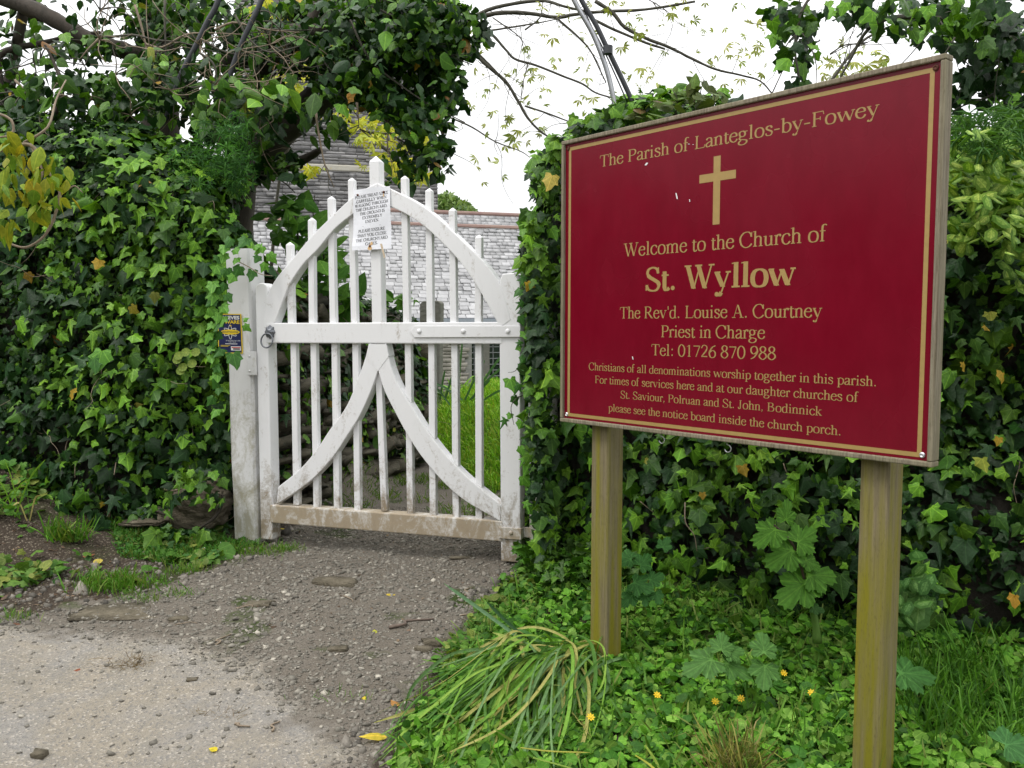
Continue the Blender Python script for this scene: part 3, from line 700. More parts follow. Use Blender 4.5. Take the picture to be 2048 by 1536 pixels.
# strap hinge, foot hinge, ring latch
b = MB(); slab(b, gpoly([(822, 663), (830, 651.5), (1042, 651.5), (1042, 674), (830, 675)]), -.010, -.0035); sh = b.build("strap_hinge", M_WHITE, gate, bevel=.002)
def stud(px, py, r, w, par, m=M_WHITE, name="bolt"):
    s_, t_ = GP.st(px, py); R_ = []
    for k in range(4):
        a = k * math.pi / 7; R_.append([GP.p(s_ + r * math.cos(a) * math.cos(p), t_ + r * math.cos(a) * math.sin(p), w - r * .6 * math.sin(a)) for p in np.linspace(0, 2 * math.pi, 12, endpoint=False)])
    q = MB().ring(R_).build(name, m, par, smooth=True); return q
for px in (840, 928, 1017): stud(px, 662.5, .0125, -.0102, sh)
b = MB(); h0, h1_ = GP.st(1001, 1076)[1], GP.st(1001, 1053)[1]
slab(b, [(rs0 - .008, h0), (rs1 + .006, h0), (rs1 + .006, h1_), (rs0 - .008, h1_)], -.010, -.003)
slab(b, [(rs1 + .0005, h0 + .001), (rs1 + .0065, h0 + .001), (rs1 + .0065, h1_ - .001), (rs1 + .0005, h1_ - .001)], -.0028, .05)
slab(b, [(rs1 + .007, h0 + .004), (rs1 + .06, h0 + .004), (rs1 + .06, h1_ - .004), (rs1 + .007, h1_ - .004)], .03, .048)
fh = b.build("foot_hinge", M_RAIL, gate, bevel=.002); stud(1023, 1065, .011, -.0102, fh, M_RAIL)
s_, t_ = GP.st(541, 664); b = MB(); R_ = []
for w, rr in ((-.0025, 1), (-.008, .96), (-.013, .6), (-.02, .3)):
    R_.append([GP.p(s_ + .028 * rr * (1 + .10 * math.cos(8 * p) * rr) * math.cos(p), t_ + .033 * rr * (1 + .10 * math.cos(8 * p) * rr) * math.sin(p), w) for p in np.linspace(0, 2 * math.pi, 48, endpoint=False)])
b.ring(R_); rose = b.build("latch_rose", M_IRON, gate, smooth=False)
s2, t2 = GP.st(539, 681); b = MB(); b.tube([GP.p(s2 + .034 * math.cos(a), t2 + .036 * math.sin(a), -.024 + .006 * math.sin(a)) for a in np.linspace(0, 2 * math.pi, 32, endpoint=False)], .0042, 8, closed=True)
b.build("ring_handle", M_IRON, gate, smooth=True)

# ------------------------------------------------------------------ gateposts
def gatepost(label, s0, s1, base_z, top_px, w0, w1, tilt=0.0):
    t1 = GP.st(480 if s0 < 0 else 1080, top_px)[1]; t0 = base_z - .12 - GP.c[2]
    r = thing("gatepost", GP.p((s0 + s1) / 2, t0 + .12, (w0 + w1) / 2), label, "post", "white gateposts")
    b = MB(); n = 7; R_ = []
    for i in range(n):
        f = i / (n - 1); t = t0 + (t1 - t0) * f; dx = tilt * f; j = lambda: random.uniform(-.003, .003); c_ = .012
        L_ = [(s0 + c_, w0), (s1 - c_, w0), (s1, w0 + c_), (s1, w1), (s0, w1), (s0, w0 + c_)]
        R_.append([GP.p(a + dx + j(), t, w + j()) for a, w in L_])
    b.ring(R_); b.build("post_shaft", M_POST, r); return r
pl = gatepost("weathered white gatepost with the small blue and yellow notice", -.170, -.022, .0, 497, .0, .135, -.012)
kx0, kt0 = GP.st(497, 750); kx1, kt1 = GP.st(517, 703)
b = MB(); slab(b, [(-.05, kt0), (ls0 + .004, kt0), (ls0 + .004, kt1), (-.05, kt1)], -.012, -.004); kp = b.build("keeper_plate", M_POST, pl, bevel=.002)
for py in (712, 742): stud(502, py, .006, -.0122, kp, M_POST, "screw")
gatepost("white gatepost almost hidden under ivy beside the hinged stile", rs1 + .03, rs1 + .165, .0, 640, .03, .15)

# ------------------------------------------------------------------ hand-drawn serif alphabet (units: 100 to the em, capitals 66 high)
def _g(s):
    """V stem, H hairline, D diagonal, C curve, O closed curve, P dot, S foot or head serif"""
    out = []
    for part in s.split("|"):
        k, *r = part.split(); out.append((k, [float(x) for x in r if x[-1].isdigit()], [x for x in r if not x[-1].isdigit()]))
    return out
GL = {
 'a': (44, "C 7 35 12 43 22 45 31 41 33 30 33 14 33 6 37 1 43 3|C 33 27 20 23 8 16 6 8 12 1 22 2 33 10"),
 'b': (50, "V 12 0 68 f|C 12 36 20 43 30 44 41 37 45 23 41 8 30 0 20 1 12 7"),
 'c': (44, "C 40 34 34 43 25 45 12 39 6 24 10 8 22 0 33 3 41 12"),
 'd': (50, "V 38 2 68 f|H 1.7 38 48|C 38 36 31 43 22 44 9 38 5 22 9 6 19 0 29 1 38 8"),
 'e': (44, "H 27 9 38|C 38 27 36 39 25 45 12 40 5 24 9 8 22 0 33 3 41 13"),
 'f': (33, "V 13 0 56 b|C 13 54 15 64 22 69 32 66|H 43 3 27"),
 'g': (50, "O 22 45 10 41 8 31 12 22 22 18 32 22 35 32 31 41|C 14 20 8 12 12 6 28 3 42 -2 42 -12 30 -20 14 -20 5 -14 6 -6 16 2|H 42 34 47"),
 'h': (50, "V 11 0 68 b f|C 11 35 20 43 30 44 37 38 38 28|V 38 0 29 b"),
 'i': (28, "V 14 0 44 b f|P 14 62"), 'j': (28, "V 14 -10 44 f|C 14 -8 12 -18 4 -20|P 14 62"),
 'k': (50, "V 11 0 68 b f|D 13 20 38 43 0|D 20 26 42 2 1|H 1.7 32 50|H 43 27 46"),
 'l': (28, "V 14 0 68 b f"),
 'm': (78, "V 11 0 43 b f|C 11 35 20 43 28 44 36 38 37 28|V 37 0 29 b|C 38 35 47 43 55 44 63 38 64 28|V 64 0 29 b"),
 'n': (50, "V 11 0 43 b f|C 11 35 20 43 30 44 37 38 38 28|V 38 0 29 b"),
 'o': (50, "O 25 45 11 39 6 22 11 5 25 0 39 5 44 22 39 39"),
 'p': (50, "V 12 -21 43 b f|C 12 36 20 43 30 44 41 37 45 23 41 8 30 0 20 1 12 7"),
 'r': (33, "V 11 0 43 b f|C 11 33 18 42 26 45 31 42|P 29 40"),
 's': (39, "C 32 34 29 42 19 45 9 40 9 32 19 25 31 18 33 9 27 1 17 0 8 3 5 12"),
 't': (28, "V 12 7 54|C 12 9 15 1 21 0 28 6|H 43 2 26"),
 'u': (50, "V 11 12 43 f|C 11 14 14 4 22 1 32 4 38 11|V 38 1 43 f|H 1.7 38 48"),
 'v': (50, "D 7 43 25 1 1|D 25 0 42 43 0|H 43 1 18|H 43 34 49"),
 'w': (72, "D 6 43 22 1 1|D 22 0 36 42 0|D 35 43 52 1 1|D 52 0 66 43 0|H 43 0 15|H 43 58 72"),
 'y': (50, "D 7 43 26 3 1|D 42 43 22 -12 0|C 22 -12 16 -20 7 -19|H 43 1 18|H 43 34 49|P 8 -17"),
 'T': (61, "V 30.5 0 66 b|H 64 4 57|D 5 64 3 50 0|D 56 64 58 50 0"),
 'P': (56, "V 14 0 66 b t|C 14 64 35 64 48 57 49 46 43 36 30 32 14 32"),
 'L': (61, "V 17 0 66 b t|H 1.7 17 56|D 56 1 60 16 0"),
 'F': (56, "V 14 0 66 b|H 64 5 50|D 50 64 52 50 0|H 34 14 38|D 38 42 38 26 0"),
 'E': (61, "V 14 0 66 b|H 64 5 52|D 52 64 54 50 0|H 34 14 40|D 40 42 40 26 0|H 1.7 14 56|D 56 1 60 16 0"),
 'W': (94, "D 10 66 30 1 1|D 30 0 48 60 0|D 44 66 65 1 1|D 65 0 85 66 0|H 65 0 22|H 65 34 56|H 65 76 94"),
 'C': (67, "C 60 45 54 60 40 67 20 62 6 45 5 28 13 9 30 -1 48 2 62 14|D 61 45 61 66 0"),
 'S': (56, "C 46 50 41 62 28 67 13 62 9 50 16 40 32 31 46 22 48 11 40 1 26 -1 13 3 6 15|D 46 49 46 67 0|D 5 0 5 17 0"),
 'R': (67, "V 14 0 66 b t|C 14 64 35 64 47 57 48 47 42 37 30 33 14 33|D 30 33 57 2 1|H 1.7 50 66"),
 'A': (72, "D 13 0 35 66 0|D 36 66 59 1 1|H 24 20 50|H 1.7 2 24|H 1.7 48 71"),
 'B': (67, "V 14 0 66 b t|C 14 64 36 64 47 56 45 42 32 36 14 36|C 14 36 38 34 53 26 54 13 45 3 30 2 14 2"),
 'J': (39, "V 22 12 66 t|C 22 14 20 4 12 -1 4 4|P 5 8"),
 'D': (72, "V 14 0 66 b t|C 14 64 38 64 60 54 66 34 60 12 40 2 14 2"),
 'V': (72, "D 10 66 36 1 1|D 36 0 62 66 0|H 65 0 22|H 65 52 72"),
 'Y': (72, "D 10 66 36 30 1|D 62 66 38 30 0|V 37 0 32 b|H 65 0 22|H 65 52 72"),
 'U': (72, "V 14 20 66 t|C 14 22 18 5 36 -1 54 5 58 22|D 58 20 58 66 0|H 65 50 68"),
 'H': (72, "V 14 0 66 b t|V 58 0 66 b t|H 34 14 58"),
 'N': (72, "D 14 0 14 66 0|D 12 66 58 1 1|D 58 0 58 66 0|H 1.7 4 26|H 65 48 70|H 65 2 14"),
 'K': (72, "V 14 0 66 b t|D 16 28 54 65 0|D 24 38 60 1 1|H 65 44 66|H 1.7 50 72"),
 'I': (33, "V 16.5 0 66 b t"),
 'G': (72, "C 60 48 52 61 38 67 19 61 6 45 5 26 14 8 32 -1 48 1 58 6|V 58 4 30|H 30 46 70|D 61 48 61 66 0"),
 'O': (72, "O 36 67 15 60 5 33 15 6 36 -1 57 6 67 33 57 60"),
 'M': (89, "D 14 0 14 66 0|D 14 66 43 2 1|D 43 2 74 66 0|V 74 0 66 b t|H 1.7 3 25|H 65 2 16"),
 'X': (72, "D 10 66 60 1 1|D 60 66 10 0 0|H 65 0 22|H 65 50 70|H 1.7 2 22|H 1.7 50 72"),
 '0': (50, "O 25 67 10 56 5 33 10 10 25 -1 40 10 45 33 40 56"),
 '1': (50, "V 26 0 66 b|D 12 56 24 64 0"), '7': (50, "H 62 4 45|H 60 4 45|D 44 62 20 0 .4"),
 '2': (50, "C 6 50 12 63 24 67 38 60 39 46 28 28 6 4|H 3 5 44|H 5 7 42"),
 '6': (50, "C 43 66 24 56 8 34 6 18 14 2 27 -1 41 8 42 26 32 38 20 37 9 27"),
 '9': (50, "C 7 0 26 10 42 32 44 48 36 64 23 67 9 58 8 40 18 28 30 29 41 39"),
 '8': (50, "O 25 67 12 60 12 46 25 36 38 46 38 60|O 25 36 9 26 7 11 25 -1 43 11 41 26"),
 '.': (25, "P 12 5"), ',': (25, "P 12 5|D 14 4 8 -10 0"), "'": (18, "D 9 66 9 46 .5"), '-': (33, "H 23 4 29|H 21 4 29"), ':': (28, "P 14 5|P 14 38"), ' ': (25, ""),
}
def text_mesh(txt, place, bold=False, step=.00006):
    """PLACE(x, y, k) maps em units and a layer number to 3-D; returns an MB of all strokes"""
    T_, t_ = (12.5, 5.0) if bold == 'mid' else (13.2, 4.6) if bold else (8.8, 3.5); b = MB(); x0 = 0.0; lay = [0]
    def strip(L, R_):
        k = (lay[0] % 9); lay[0] += 1; n = len(L)
        b.add([place(*p, k) for p in L] + [place(*p, k) for p in R_], [(i, i + 1, n + i + 1, n + i) for i in range(n - 1)])
    for ch in txt:
        adv, s = GL[ch]
        for k, v, fl in (_g(s) if s else []):
            v2 = list(v)
            if k == 'V':
                x, a, c = v; x += x0; strip([(x - T_ / 2, a), (x - T_ / 2, c)], [(x + T_ / 2, a), (x + T_ / 2, c)])
                e = T_ * .5 + 5.2
                if 'b' in fl: strip([(x - e, a), (x + e, a)], [(x - e, a + t_), (x + e, a + t_)])
                if 't' in fl: strip([(x - e, c - t_), (x + e, c - t_)], [(x - e, c), (x + e, c)])
                if 'f' in fl: strip([(x - e - 1, c - 4.6), (x, c - 3.5)], [(x - e - 1, c - 1.6), (x, c)])
            elif k == 'H': y, a, c = v; strip([(x0 + a, y - t_ / 2), (x0 + c, y - t_ / 2)], [(x0 + a, y + t_ / 2), (x0 + c, y + t_ / 2)])
            elif k == 'P':
                x, y = v; r = T_ * (.5 if bold else .58); A = np.linspace(0, math.pi, 6); strip([(x0 + x - r * math.cos(q), y + r * math.sin(q)) for q in A], [(x0 + x - r * math.cos(q), y - r * math.sin(q)) for q in A])
            elif k == 'D':
                a, c, d, e, w = v; w = t_ + (T_ - t_) * w; L = math.hypot(d - a, e - c)
                hx = w / 2 * L / max(abs(e - c), 1) if abs(e - c) > abs(d - a) * .6 else w / 2 * 1.1
                if abs(e - c) > abs(d - a) * .6: strip([(x0 + a - hx, c), (x0 + d - hx, e)], [(x0 + a + hx, c), (x0 + d + hx, e)])
                else: strip([(x0 + a, c - hx), (x0 + d, e - hx)], [(x0 + a, c + hx), (x0 + d, e + hx)])
            elif k in 'CO':
                P = [(x0 + v[i], v[i + 1]) for i in range(0, len(v), 2)]
                if k == 'O': P.append(P[0])
                Q_ = crom(P, 5, closed=(k == 'O')); tg = np.gradient(Q_, axis=0)
                if k == 'O': tg[0] = tg[-1] = Q_[1] - Q_[-2]
                tg /= np.linalg.norm(tg, axis=1)[:, None] + 1e-9
                w = t_ + (T_ - t_) * np.abs(tg[:, 1]) ** 1.2
                if ch in 'sS28' and k == 'C': w = t_ + (T_ - t_) * np.clip(np.abs(tg[:, 1]) * .55 + np.where((Q_[:, 1] > 14) & (Q_[:, 1] < 44), .45, 0), 0, 1)
                nn = np.c_[-tg[:, 1], tg[:, 0]] * w[:, None] / 2; ins = 0
                strip([tuple(p) for p in Q_ - nn], [tuple(p) for p in Q_ + nn])
        x0 += adv
    return b, x0
def text_width(txt): return sum(GL[c][0] for c in txt)
def orient(b, towards):
    """turn every face so that it looks towards the given direction"""
    V = np.array(b.V); F2 = []
    for f in b.F:
        n = np.cross(V[f[1]] - V[f[0]], V[f[2]] - V[f[0]]); F2.append(f if np.dot(n, towards) > 0 else f[::-1])
    b.F = F2; return b

# ------------------------------------------------------------------ parish board
SP = Plane((.6077, 2.6049, 1.2926), -.8621, -.0026)
SW, SH = 1.3238, 1.0
board = thing("parish_board", (*SP.p(0, 0)[:2], 0), "large maroon church notice board with gold lettering and cross on two square timber posts", "sign")
def spr(name, s0, s1, t0, t1, w0, w1, m, parent=board, bevel=.0):
    b = MB(); b.prism([(s0, t0), (s1, t0), (s1, t1), (s0, t1)], lambda a, c: SP.p(a, c, w0), lambda a, c: SP.p(a, c, w1)); return b.build(name, m, parent, bevel=bevel)
fw = .014
panel = spr("board_panel", -SW / 2 + fw - .002, SW / 2 - fw + .002, -SH / 2 + fw - .002, SH / 2 - fw + .002, .006, .020, M_BOARD)
for nm, a in (("frame_strip", (-SW / 2, SW / 2, SH / 2 - fw, SH / 2)), ("frame_strip", (-SW / 2, SW / 2, -SH / 2, -SH / 2 + fw)),
              ("frame_strip", (-SW / 2, -SW / 2 + fw, -SH / 2 + fw + .0005, SH / 2 - fw - .0005)), ("frame_strip", (SW / 2 - fw, SW / 2, -SH / 2 + fw + .0005, SH / 2 - fw - .0005))):
    spr(nm, *a, -.004, .036, M_FRAME, bevel=.003)
def sline(x0, y0, x1, y1, txt, cap0, bold=False):
    a = SP.st(x0, y0, .006); c = SP.st(x1, y1, .006); W = text_width(txt) - 6; y = (a[1] + c[1]) / 2; sx_ = (c[0] - a[0]) / W; sy = cap0 / 66.0
    b, _ = text_mesh(txt, lambda X, Y, k: SP.p(a[0] + (X - 2) * sx_, y + Y * sy, .0056 - k * .00005), bold); orient(b, -SP.n)
    return b.build("lettering", M_GOLD, board)
def capm(px, ya, yb): return abs(SP.st(px, ya, .006)[1] - SP.st(px, yb, .006)[1])
sline(1200, 333, 1757, 232, "The Parish of Lanteglos-by-Fowey", capm(1440, 27, 0))
sline(1248, 513, 1652, 483, "Welcome to the Church of", capm(1440, 509, 480))
sline(1291, 581, 1588, 571, "St. Wyllow", capm(1390, 578, 531), True)
sline(1240, 636, 1643, 636, "The Rev'd. Louise A. Courtney", capm(1440, 636, 610.5))
sline(1322, 674, 1529, 678, "Priest in Charge", capm(1440, 676, 651))
sline(1303, 711, 1551, 719, "Tel: 01726 870 988", capm(1440, 715, 691))
sline(1178, 739, 1753, 774, "Christians of all denominations worship together in this parish.", capm(1440, 754, 737))
sline(1190, 766, 1716, 804, "For times of services here and at our daughter churches of", capm(1440, 785, 768))
sline(1241, 796, 1643, 832, "St. Saviour, Polruan and St. John, Bodinnick", capm(1440, 813, 796.5))
sline(1217, 823, 1682, 870, "please see the notice board inside the church porch.", capm(1440, 844, 827.5))
a = SP.st(1434.5, 312, .006); c = SP.st(1432.5, 449, .006); xm = (a[0] + c[0]) / 2; l = SP.st(1399, 359, .006); r = SP.st(1472, 347.5, .006); ym = (l[1] + r[1]) / 2; hw = .0125
b = MB()
for q in ((xm - hw, xm + hw, ym + hw, a[1]), (xm - hw, xm + hw, c[1], ym - hw), (l[0], r[0], ym - hw, ym + hw)):
    b.add([SP.p(q[0], q[2], .0054), SP.p(q[1], q[2], .0054), SP.p(q[1], q[3], .0054), SP.p(q[0], q[3], .0054)], [(0, 1, 2, 3)])
orient(b, -SP.n).build("cross", M_GOLD, board)
bx0, bx1 = SP.st(1137, 500, .006)[0], SP.st(1857.5, 500, .006)[0]; by0 = (SP.st(1129, 831, .006)[1] + SP.st(1841, 915, .006)[1]) / 2; by1 = (SP.st(1139, 295, .006)[1] + SP.st(1863, 136, .006)[1]) / 2; bw = .0115; b = MB()
for q in ((bx0, bx1, by1 - bw, by1), (bx0, bx1, by0, by0 + bw), (bx0, bx0 + bw, by0 + bw, by1 - bw), (bx1 - bw, bx1, by0 + bw, by1 - bw)):
    b.add([SP.p(q[0], q[2], .0054), SP.p(q[1], q[2], .0054), SP.p(q[1], q[3], .0054), SP.p(q[0], q[3], .0054)], [(0, 1, 2, 3)])
orient(b, -SP.n).build("border_line", M_GOLD, board)
for (sx_, sy_, m) in ((-1, 1, M_RUST), (1, 1, M_RUST), (-1, -1, M_ZINC), (1, -1, M_ZINC)):
    s_, t_ = sx_ * (SW / 2 - .028), sy_ * (SH / 2 - .028); R_ = []
    for w, rr in ((.0058, 1), (.003, .95), (.001, .6), (.0028, .3)): R_.append([SP.p(s_ + .0075 * rr * math.cos(p), t_ + .0075 * rr * math.sin(p), w) for p in np.linspace(0, 2 * math.pi, 14, endpoint=False)])
    MB().ring(R_).build("screw", m, board)
                                                              # chips in the enamel
for x, y, dx, dy, w in ((1352, 392, 5, 12, 1.2), (1379, 401, 1, 5, .8), (1291, 328, 7, -5, 2.0), (1377, 288, 2, 1, 1.6), (1386, 289, 1, 1, .9), (1265, 716, 2, 6, .8)):
    p = [SP.st(x - w, y - dy / 2, .005), SP.st(x + w, y - dy / 2, .005), SP.st(x + w + dx / 2, y + dy / 2, .005), SP.st(x - w + dx / 2, y + dy / 2, .005)]
    b = MB(); b.add([SP.p(*q, .0050) for q in p], [(0, 1, 2, 3)]); orient(b, -SP.n).build("paint_chip", M_PW, board)
for px in (1215, 1763):
    # nearest timber corner of each post is where its two seen faces meet
    w0 = .038; s1 = SP.st(px + (0 if px < 1500 else 14), 1000, w0)[0]; hw = .077
    x, y = SP.p(s1 - hw / 2, 0, w0 + hw / 2)[:2]; gz = h1(x, y); t0 = gz - .25 - SP.c[2]
    b = MB(); c_ = .004; L_ = [(s1 - hw, w0), (s1 - c_, w0), (s1, w0 + c_), (s1, w0 + hw), (s1 - hw, w0 + hw)]
    b.ring([[SP.p(a, t, w) for a, w in L_] for t in np.linspace(t0, .46, 5)]); b.build("post", M_SPOST, board)
# two cup hooks under the board
for px, py, lab in ((1457, 897, "bright steel cup hook under the middle of the maroon board"), (1325, 884, "small steel cup hook under the board nearer the gate")):
    s_, t_ = SP.st(px, py, .03); t_ = -SH / 2; q = [SP.p(s_, t_ - .0, .022), SP.p(s_, t_ - .010, .022)] + [SP.p(s_ + .003 - .0 + .0115 * math.sin(a) , t_ - .0225 + .0115 * math.cos(a), .022) for a in np.linspace(0, 4.4, 12)]
    b = MB(); b.tube(q, .0019, 6); o = b.build("cup_hook", M_ZINC, None, smooth=True); tag(o, lab, "hook", "cup hooks")

# ------------------------------------------------------------------ paper notice on the gate
NQ = [GP.st(*p) for p in ((708.5, 381), (781, 372.5), (784.5, 497.5), (707.5, 501.5))]
def npt(x, y, w=0):
    """x, y in 0..1 across and down the sheet"""
    tl, tr, br, bl = [np.array(q) for q in NQ]; p = (tl * (1 - x) + tr * x) * (1 - y) + (bl * (1 - x) + br * x) * y
    bend = -.0075 - .006 * math.sin(math.pi * x) * (1 - .3 * y) - (.010 * (1 - x) * sst(.75, 1, y)) - .002 * math.sin(9 * y + 5 * x)
    return GP.p(p[0], p[1], bend - w)
notice = thing("paper_notice", GP.p(*NQ[3]), "white laminated paper notice pinned to the top of the gate", "notice")
b = MB(); n, m_ = 10, 14; V = [npt(i / n, j / m_) for j in range(m_ + 1) for i in range(n + 1)]; V2 = [npt(i / n, j / m_, -.0006) for j in range(m_ + 1) for i in range(n + 1)]; K = len(V)
b.add(V + V2, [(j * (n + 1) + i, (j + 1) * (n + 1) + i, (j + 1) * (n + 1) + i + 1, j * (n + 1) + i + 1) for j in range(m_) for i in range(n)] + [tuple(x + K for x in (j * (n + 1) + i, j * (n + 1) + i + 1, (j + 1) * (n + 1) + i + 1, (j + 1) * (n + 1) + i)) for j in range(m_) for i in range(n)])
orient(b, -GP.n); b.build("sheet", M_PAPER, notice)
SHW = np.linalg.norm(npt(1, .5) - npt(0, .5)); SHH = np.linalg.norm(npt(.5, 1) - npt(.5, 0))
NL = [("PLEASE TREAD VERY", .135, .90), ("CAREFULLY WHEN", .205, .82), ("WALKING THROUGH", .275, .90), ("THE CHURCHYARD,", .345, .86), ("THE GROUND IS", .415, .68), ("EXTREMELY", .485, .54), ("UNEVEN.", .555, .38),
      ("PLEASE ENSURE", .700, .70), ("THAT YOU CLOSE", .775, .76), ("THE CHURCHYARD", .85, .82), ("GATES.", .92, .32)]
for tx, y, wd in NL:
    W = text_width(tx); cx_ = .5 - (.02 if y > .65 else 0) + .02 * (y > .4); b, _ = text_mesh(tx, lambda X, Y, k: npt(cx_ - wd / 2 + X / W * wd, y - (.045 * (cx_ - wd / 2 + X / W * wd - .5)) - Y / 66 * .046, .0007 + k * .00004), 'mid')
    orient(b, -GP.n).build("lettering", M_INK, notice)
b = MB()
for x0_, x1_, y_, h_ in ((.25, .75, .615, .0025), (.735, .95, .122, .004), (.07, .55, .215, .004)):
    b.add([npt(x0_, y_, .0008), npt(x1_, y_ - .01, .0008), npt(x1_, y_ - .01 + h_, .0008), npt(x0_, y_ + h_, .0008)], [(0, 1, 2, 3)])
orient(b, -GP.n).build("ruled_line", M_INK, notice)
for x, y in ((.13, .09), (.83, .085), (.46, .945)):
    p = npt(x, y, .001); R_ = [[p + (GP.u * math.cos(q) + GP.v * math.sin(q)) * .0058 * rr - GP.n * w for q in np.linspace(0, 2 * math.pi, 10, endpoint=False)] for w, rr in ((-.004, 1), (.001, 1), (.003, .5))]
    MB().ring(R_).build("pin", M_RUST, notice)
b = MB()
for x, y, w_, h_ in ((.46, .965, .05, .05), (.83, .13, .015, .035), (.5, .90, .035, .03)):
    A = [npt(x + w_ * math.cos(q) * (1 + .3 * math.sin(3 * q)), y + h_ * math.sin(q), .0009) for q in np.linspace(0, 2 * math.pi, 14, endpoint=False)]; b.add(A, [tuple(range(14))])
orient(b, -GP.n).build("rust_stain", m_simple("rust_stain", (.55, .33, .14), .6, .5, 200, 0, dark=(1.5, 2, 3)), notice)
b = MB(); b.prism([(0, 0), (.010, .001), (.028, -.066), (.020, -.069)], lambda a, c: npt(.72, .915, .002) + GP.u * a + GP.v * c - GP.n * 0, lambda a, c: npt(.72, .915, .001) + GP.u * a + GP.v * c)
b.build("tape_strip", m_simple("old_tape", (.62, .50, .36), .6, .4, 60, 0), notice)

# ------------------------------------------------------------------ small blue security notice on the gatepost
TQ = [GP.st(x, y) for x, y in ((436, 627.5), (483, 628), (486.5, 707), (438, 706))]
warn = thing("security_notice", GP.p(*TQ[3]), "small navy and yellow thief warning notice on the weathered gatepost", "notice")
def tpt(x, y, w=.0):
    tl, tr, br, bl = [np.array(q) for q in TQ]; p = (tl * (1 - x) + tr * x) * (1 - y) + (bl * (1 - x) + br * x) * y; return GP.p(p[0], p[1], -.0045 - w)
def tq(x0, y0, x1, y1, w, m, name):
    b = MB(); b.add([tpt(x0, y0, w), tpt(x1, y0, w), tpt(x1, y1, w), tpt(x0, y1, w)], [(0, 1, 2, 3)]); orient(b, -GP.n).build(name, m, warn)
b = MB(); b.ring([[tpt(x, y, 0) for x, y in ((0, 0), (1, 0), (1, 1), (0, 1))], [tpt(x, y, -.003) for x, y in ((0, 0), (1, 0), (1, 1), (0, 1))]]); orient(b, -GP.n); b.build("plate", M_YEL, warn)
tq(.035, .022, .965, .978, .0003, M_NAVY, "printed_ground")
def sans(txt, x0, x1, yb, h, m, w=.0010, off=.035, name="lettering"):
    cu = bpy.data.curves.new("lettering", 'FONT'); cu.body = txt; cu.offset = off; cu.resolution_u = 3; o = bpy.data.objects.new("tmp", cu); COL.objects.link(o)
    me = bpy.data.meshes.new_from_object(o.evaluated_get(bpy.context.evaluated_depsgraph_get())); bpy.data.objects.remove(o)
    V = np.array([v.co[:] for v in me.vertices]); a, c = V.min(0), V.max(0); b = MB()
    Vn = [tpt(x0 + (v[0] - a[0]) / (c[0] - a[0]) * (x1 - x0), yb - (v[1]) / .73 * h, w) for v in V]; b.add(Vn, [tuple(p.vertices) for p in me.polygons]); orient(b, -GP.n).build(name, m, warn); bpy.data.meshes.remove(me)
sans("THIEVES", .07, .93, .135, .085, M_PW); sans("BEWARE", .07, .93, .245, .085, M_YEL)
b = MB()
for rot in (0, 60, -60):
    A = [(.30 * math.cos(q), .075 * math.sin(q)) for q in np.linspace(0, 2 * math.pi, 30, endpoint=False)]; cr_, sr_ = math.cos(math.radians(rot + 90)), math.sin(math.radians(rot + 90)); P_ = []
    for q in range(30): x, y = A[q]; P_.append((.52 + (x * cr_ - y * sr_) * .95, .46 + (x * sr_ + y * cr_) * .60))
    for q in range(30):
        (xa, ya), (xb, yb) = P_[q], P_[(q + 1) % 30]; dx, dy = xb - xa, yb - ya; L = math.hypot(dx, dy) + 1e-9; nx_, ny_ = -dy / L * .010, dx / L * .007; k_ = .0006 + .00008 * (rot + 60) / 60
        b.add([tpt(xa - nx_, ya - ny_, k_), tpt(xb - nx_, yb - ny_, k_), tpt(xb + nx_, yb + ny_, k_), tpt(xa + nx_, ya + ny_, k_)], [(0, 1, 2, 3)])
orient(b, -GP.n).build("orbit_emblem", M_PW, warn)
b = MB(); b.add([tpt(.52 + .40 * math.cos(q), .46 + .065 * math.sin(q), .0011) for q in np.linspace(0, 2 * math.pi, 26, endpoint=False)], [tuple(range(26))])
b.add([tpt(.55 + .035 * math.cos(q), .30 + .02 * math.sin(q), .0011) for q in np.linspace(0, 2 * math.pi, 10, endpoint=False)], [tuple(range(10))]); orient(b, -GP.n).build("yellow_oval", M_YEL, warn)
sans("SMARTWATER", .17, .87, .478, .038, M_NAVY, .0015, .01)
sans("SYSTEMS IN USE", .33, .93, .69, .026, M_PW, .0009, .0); sans("METALS", .45, .75, .725, .026, M_PW, .0009, .0)
for q in ((.30, .752, .80, .768, M_PW), (.10, .795, .50, .806, M_YEL), (.10, .818, .42, .829, M_YEL)): tq(*q[:4], .0008, q[4], "small_print")
tq(.53, .82, .94, .925, .0008, M_PW, "white_box"); tq(.56, .838, .92, .862, .0013, M_RED, "red_print"); tq(.62, .872, .90, .905, .0013, M_INK, "small_print")

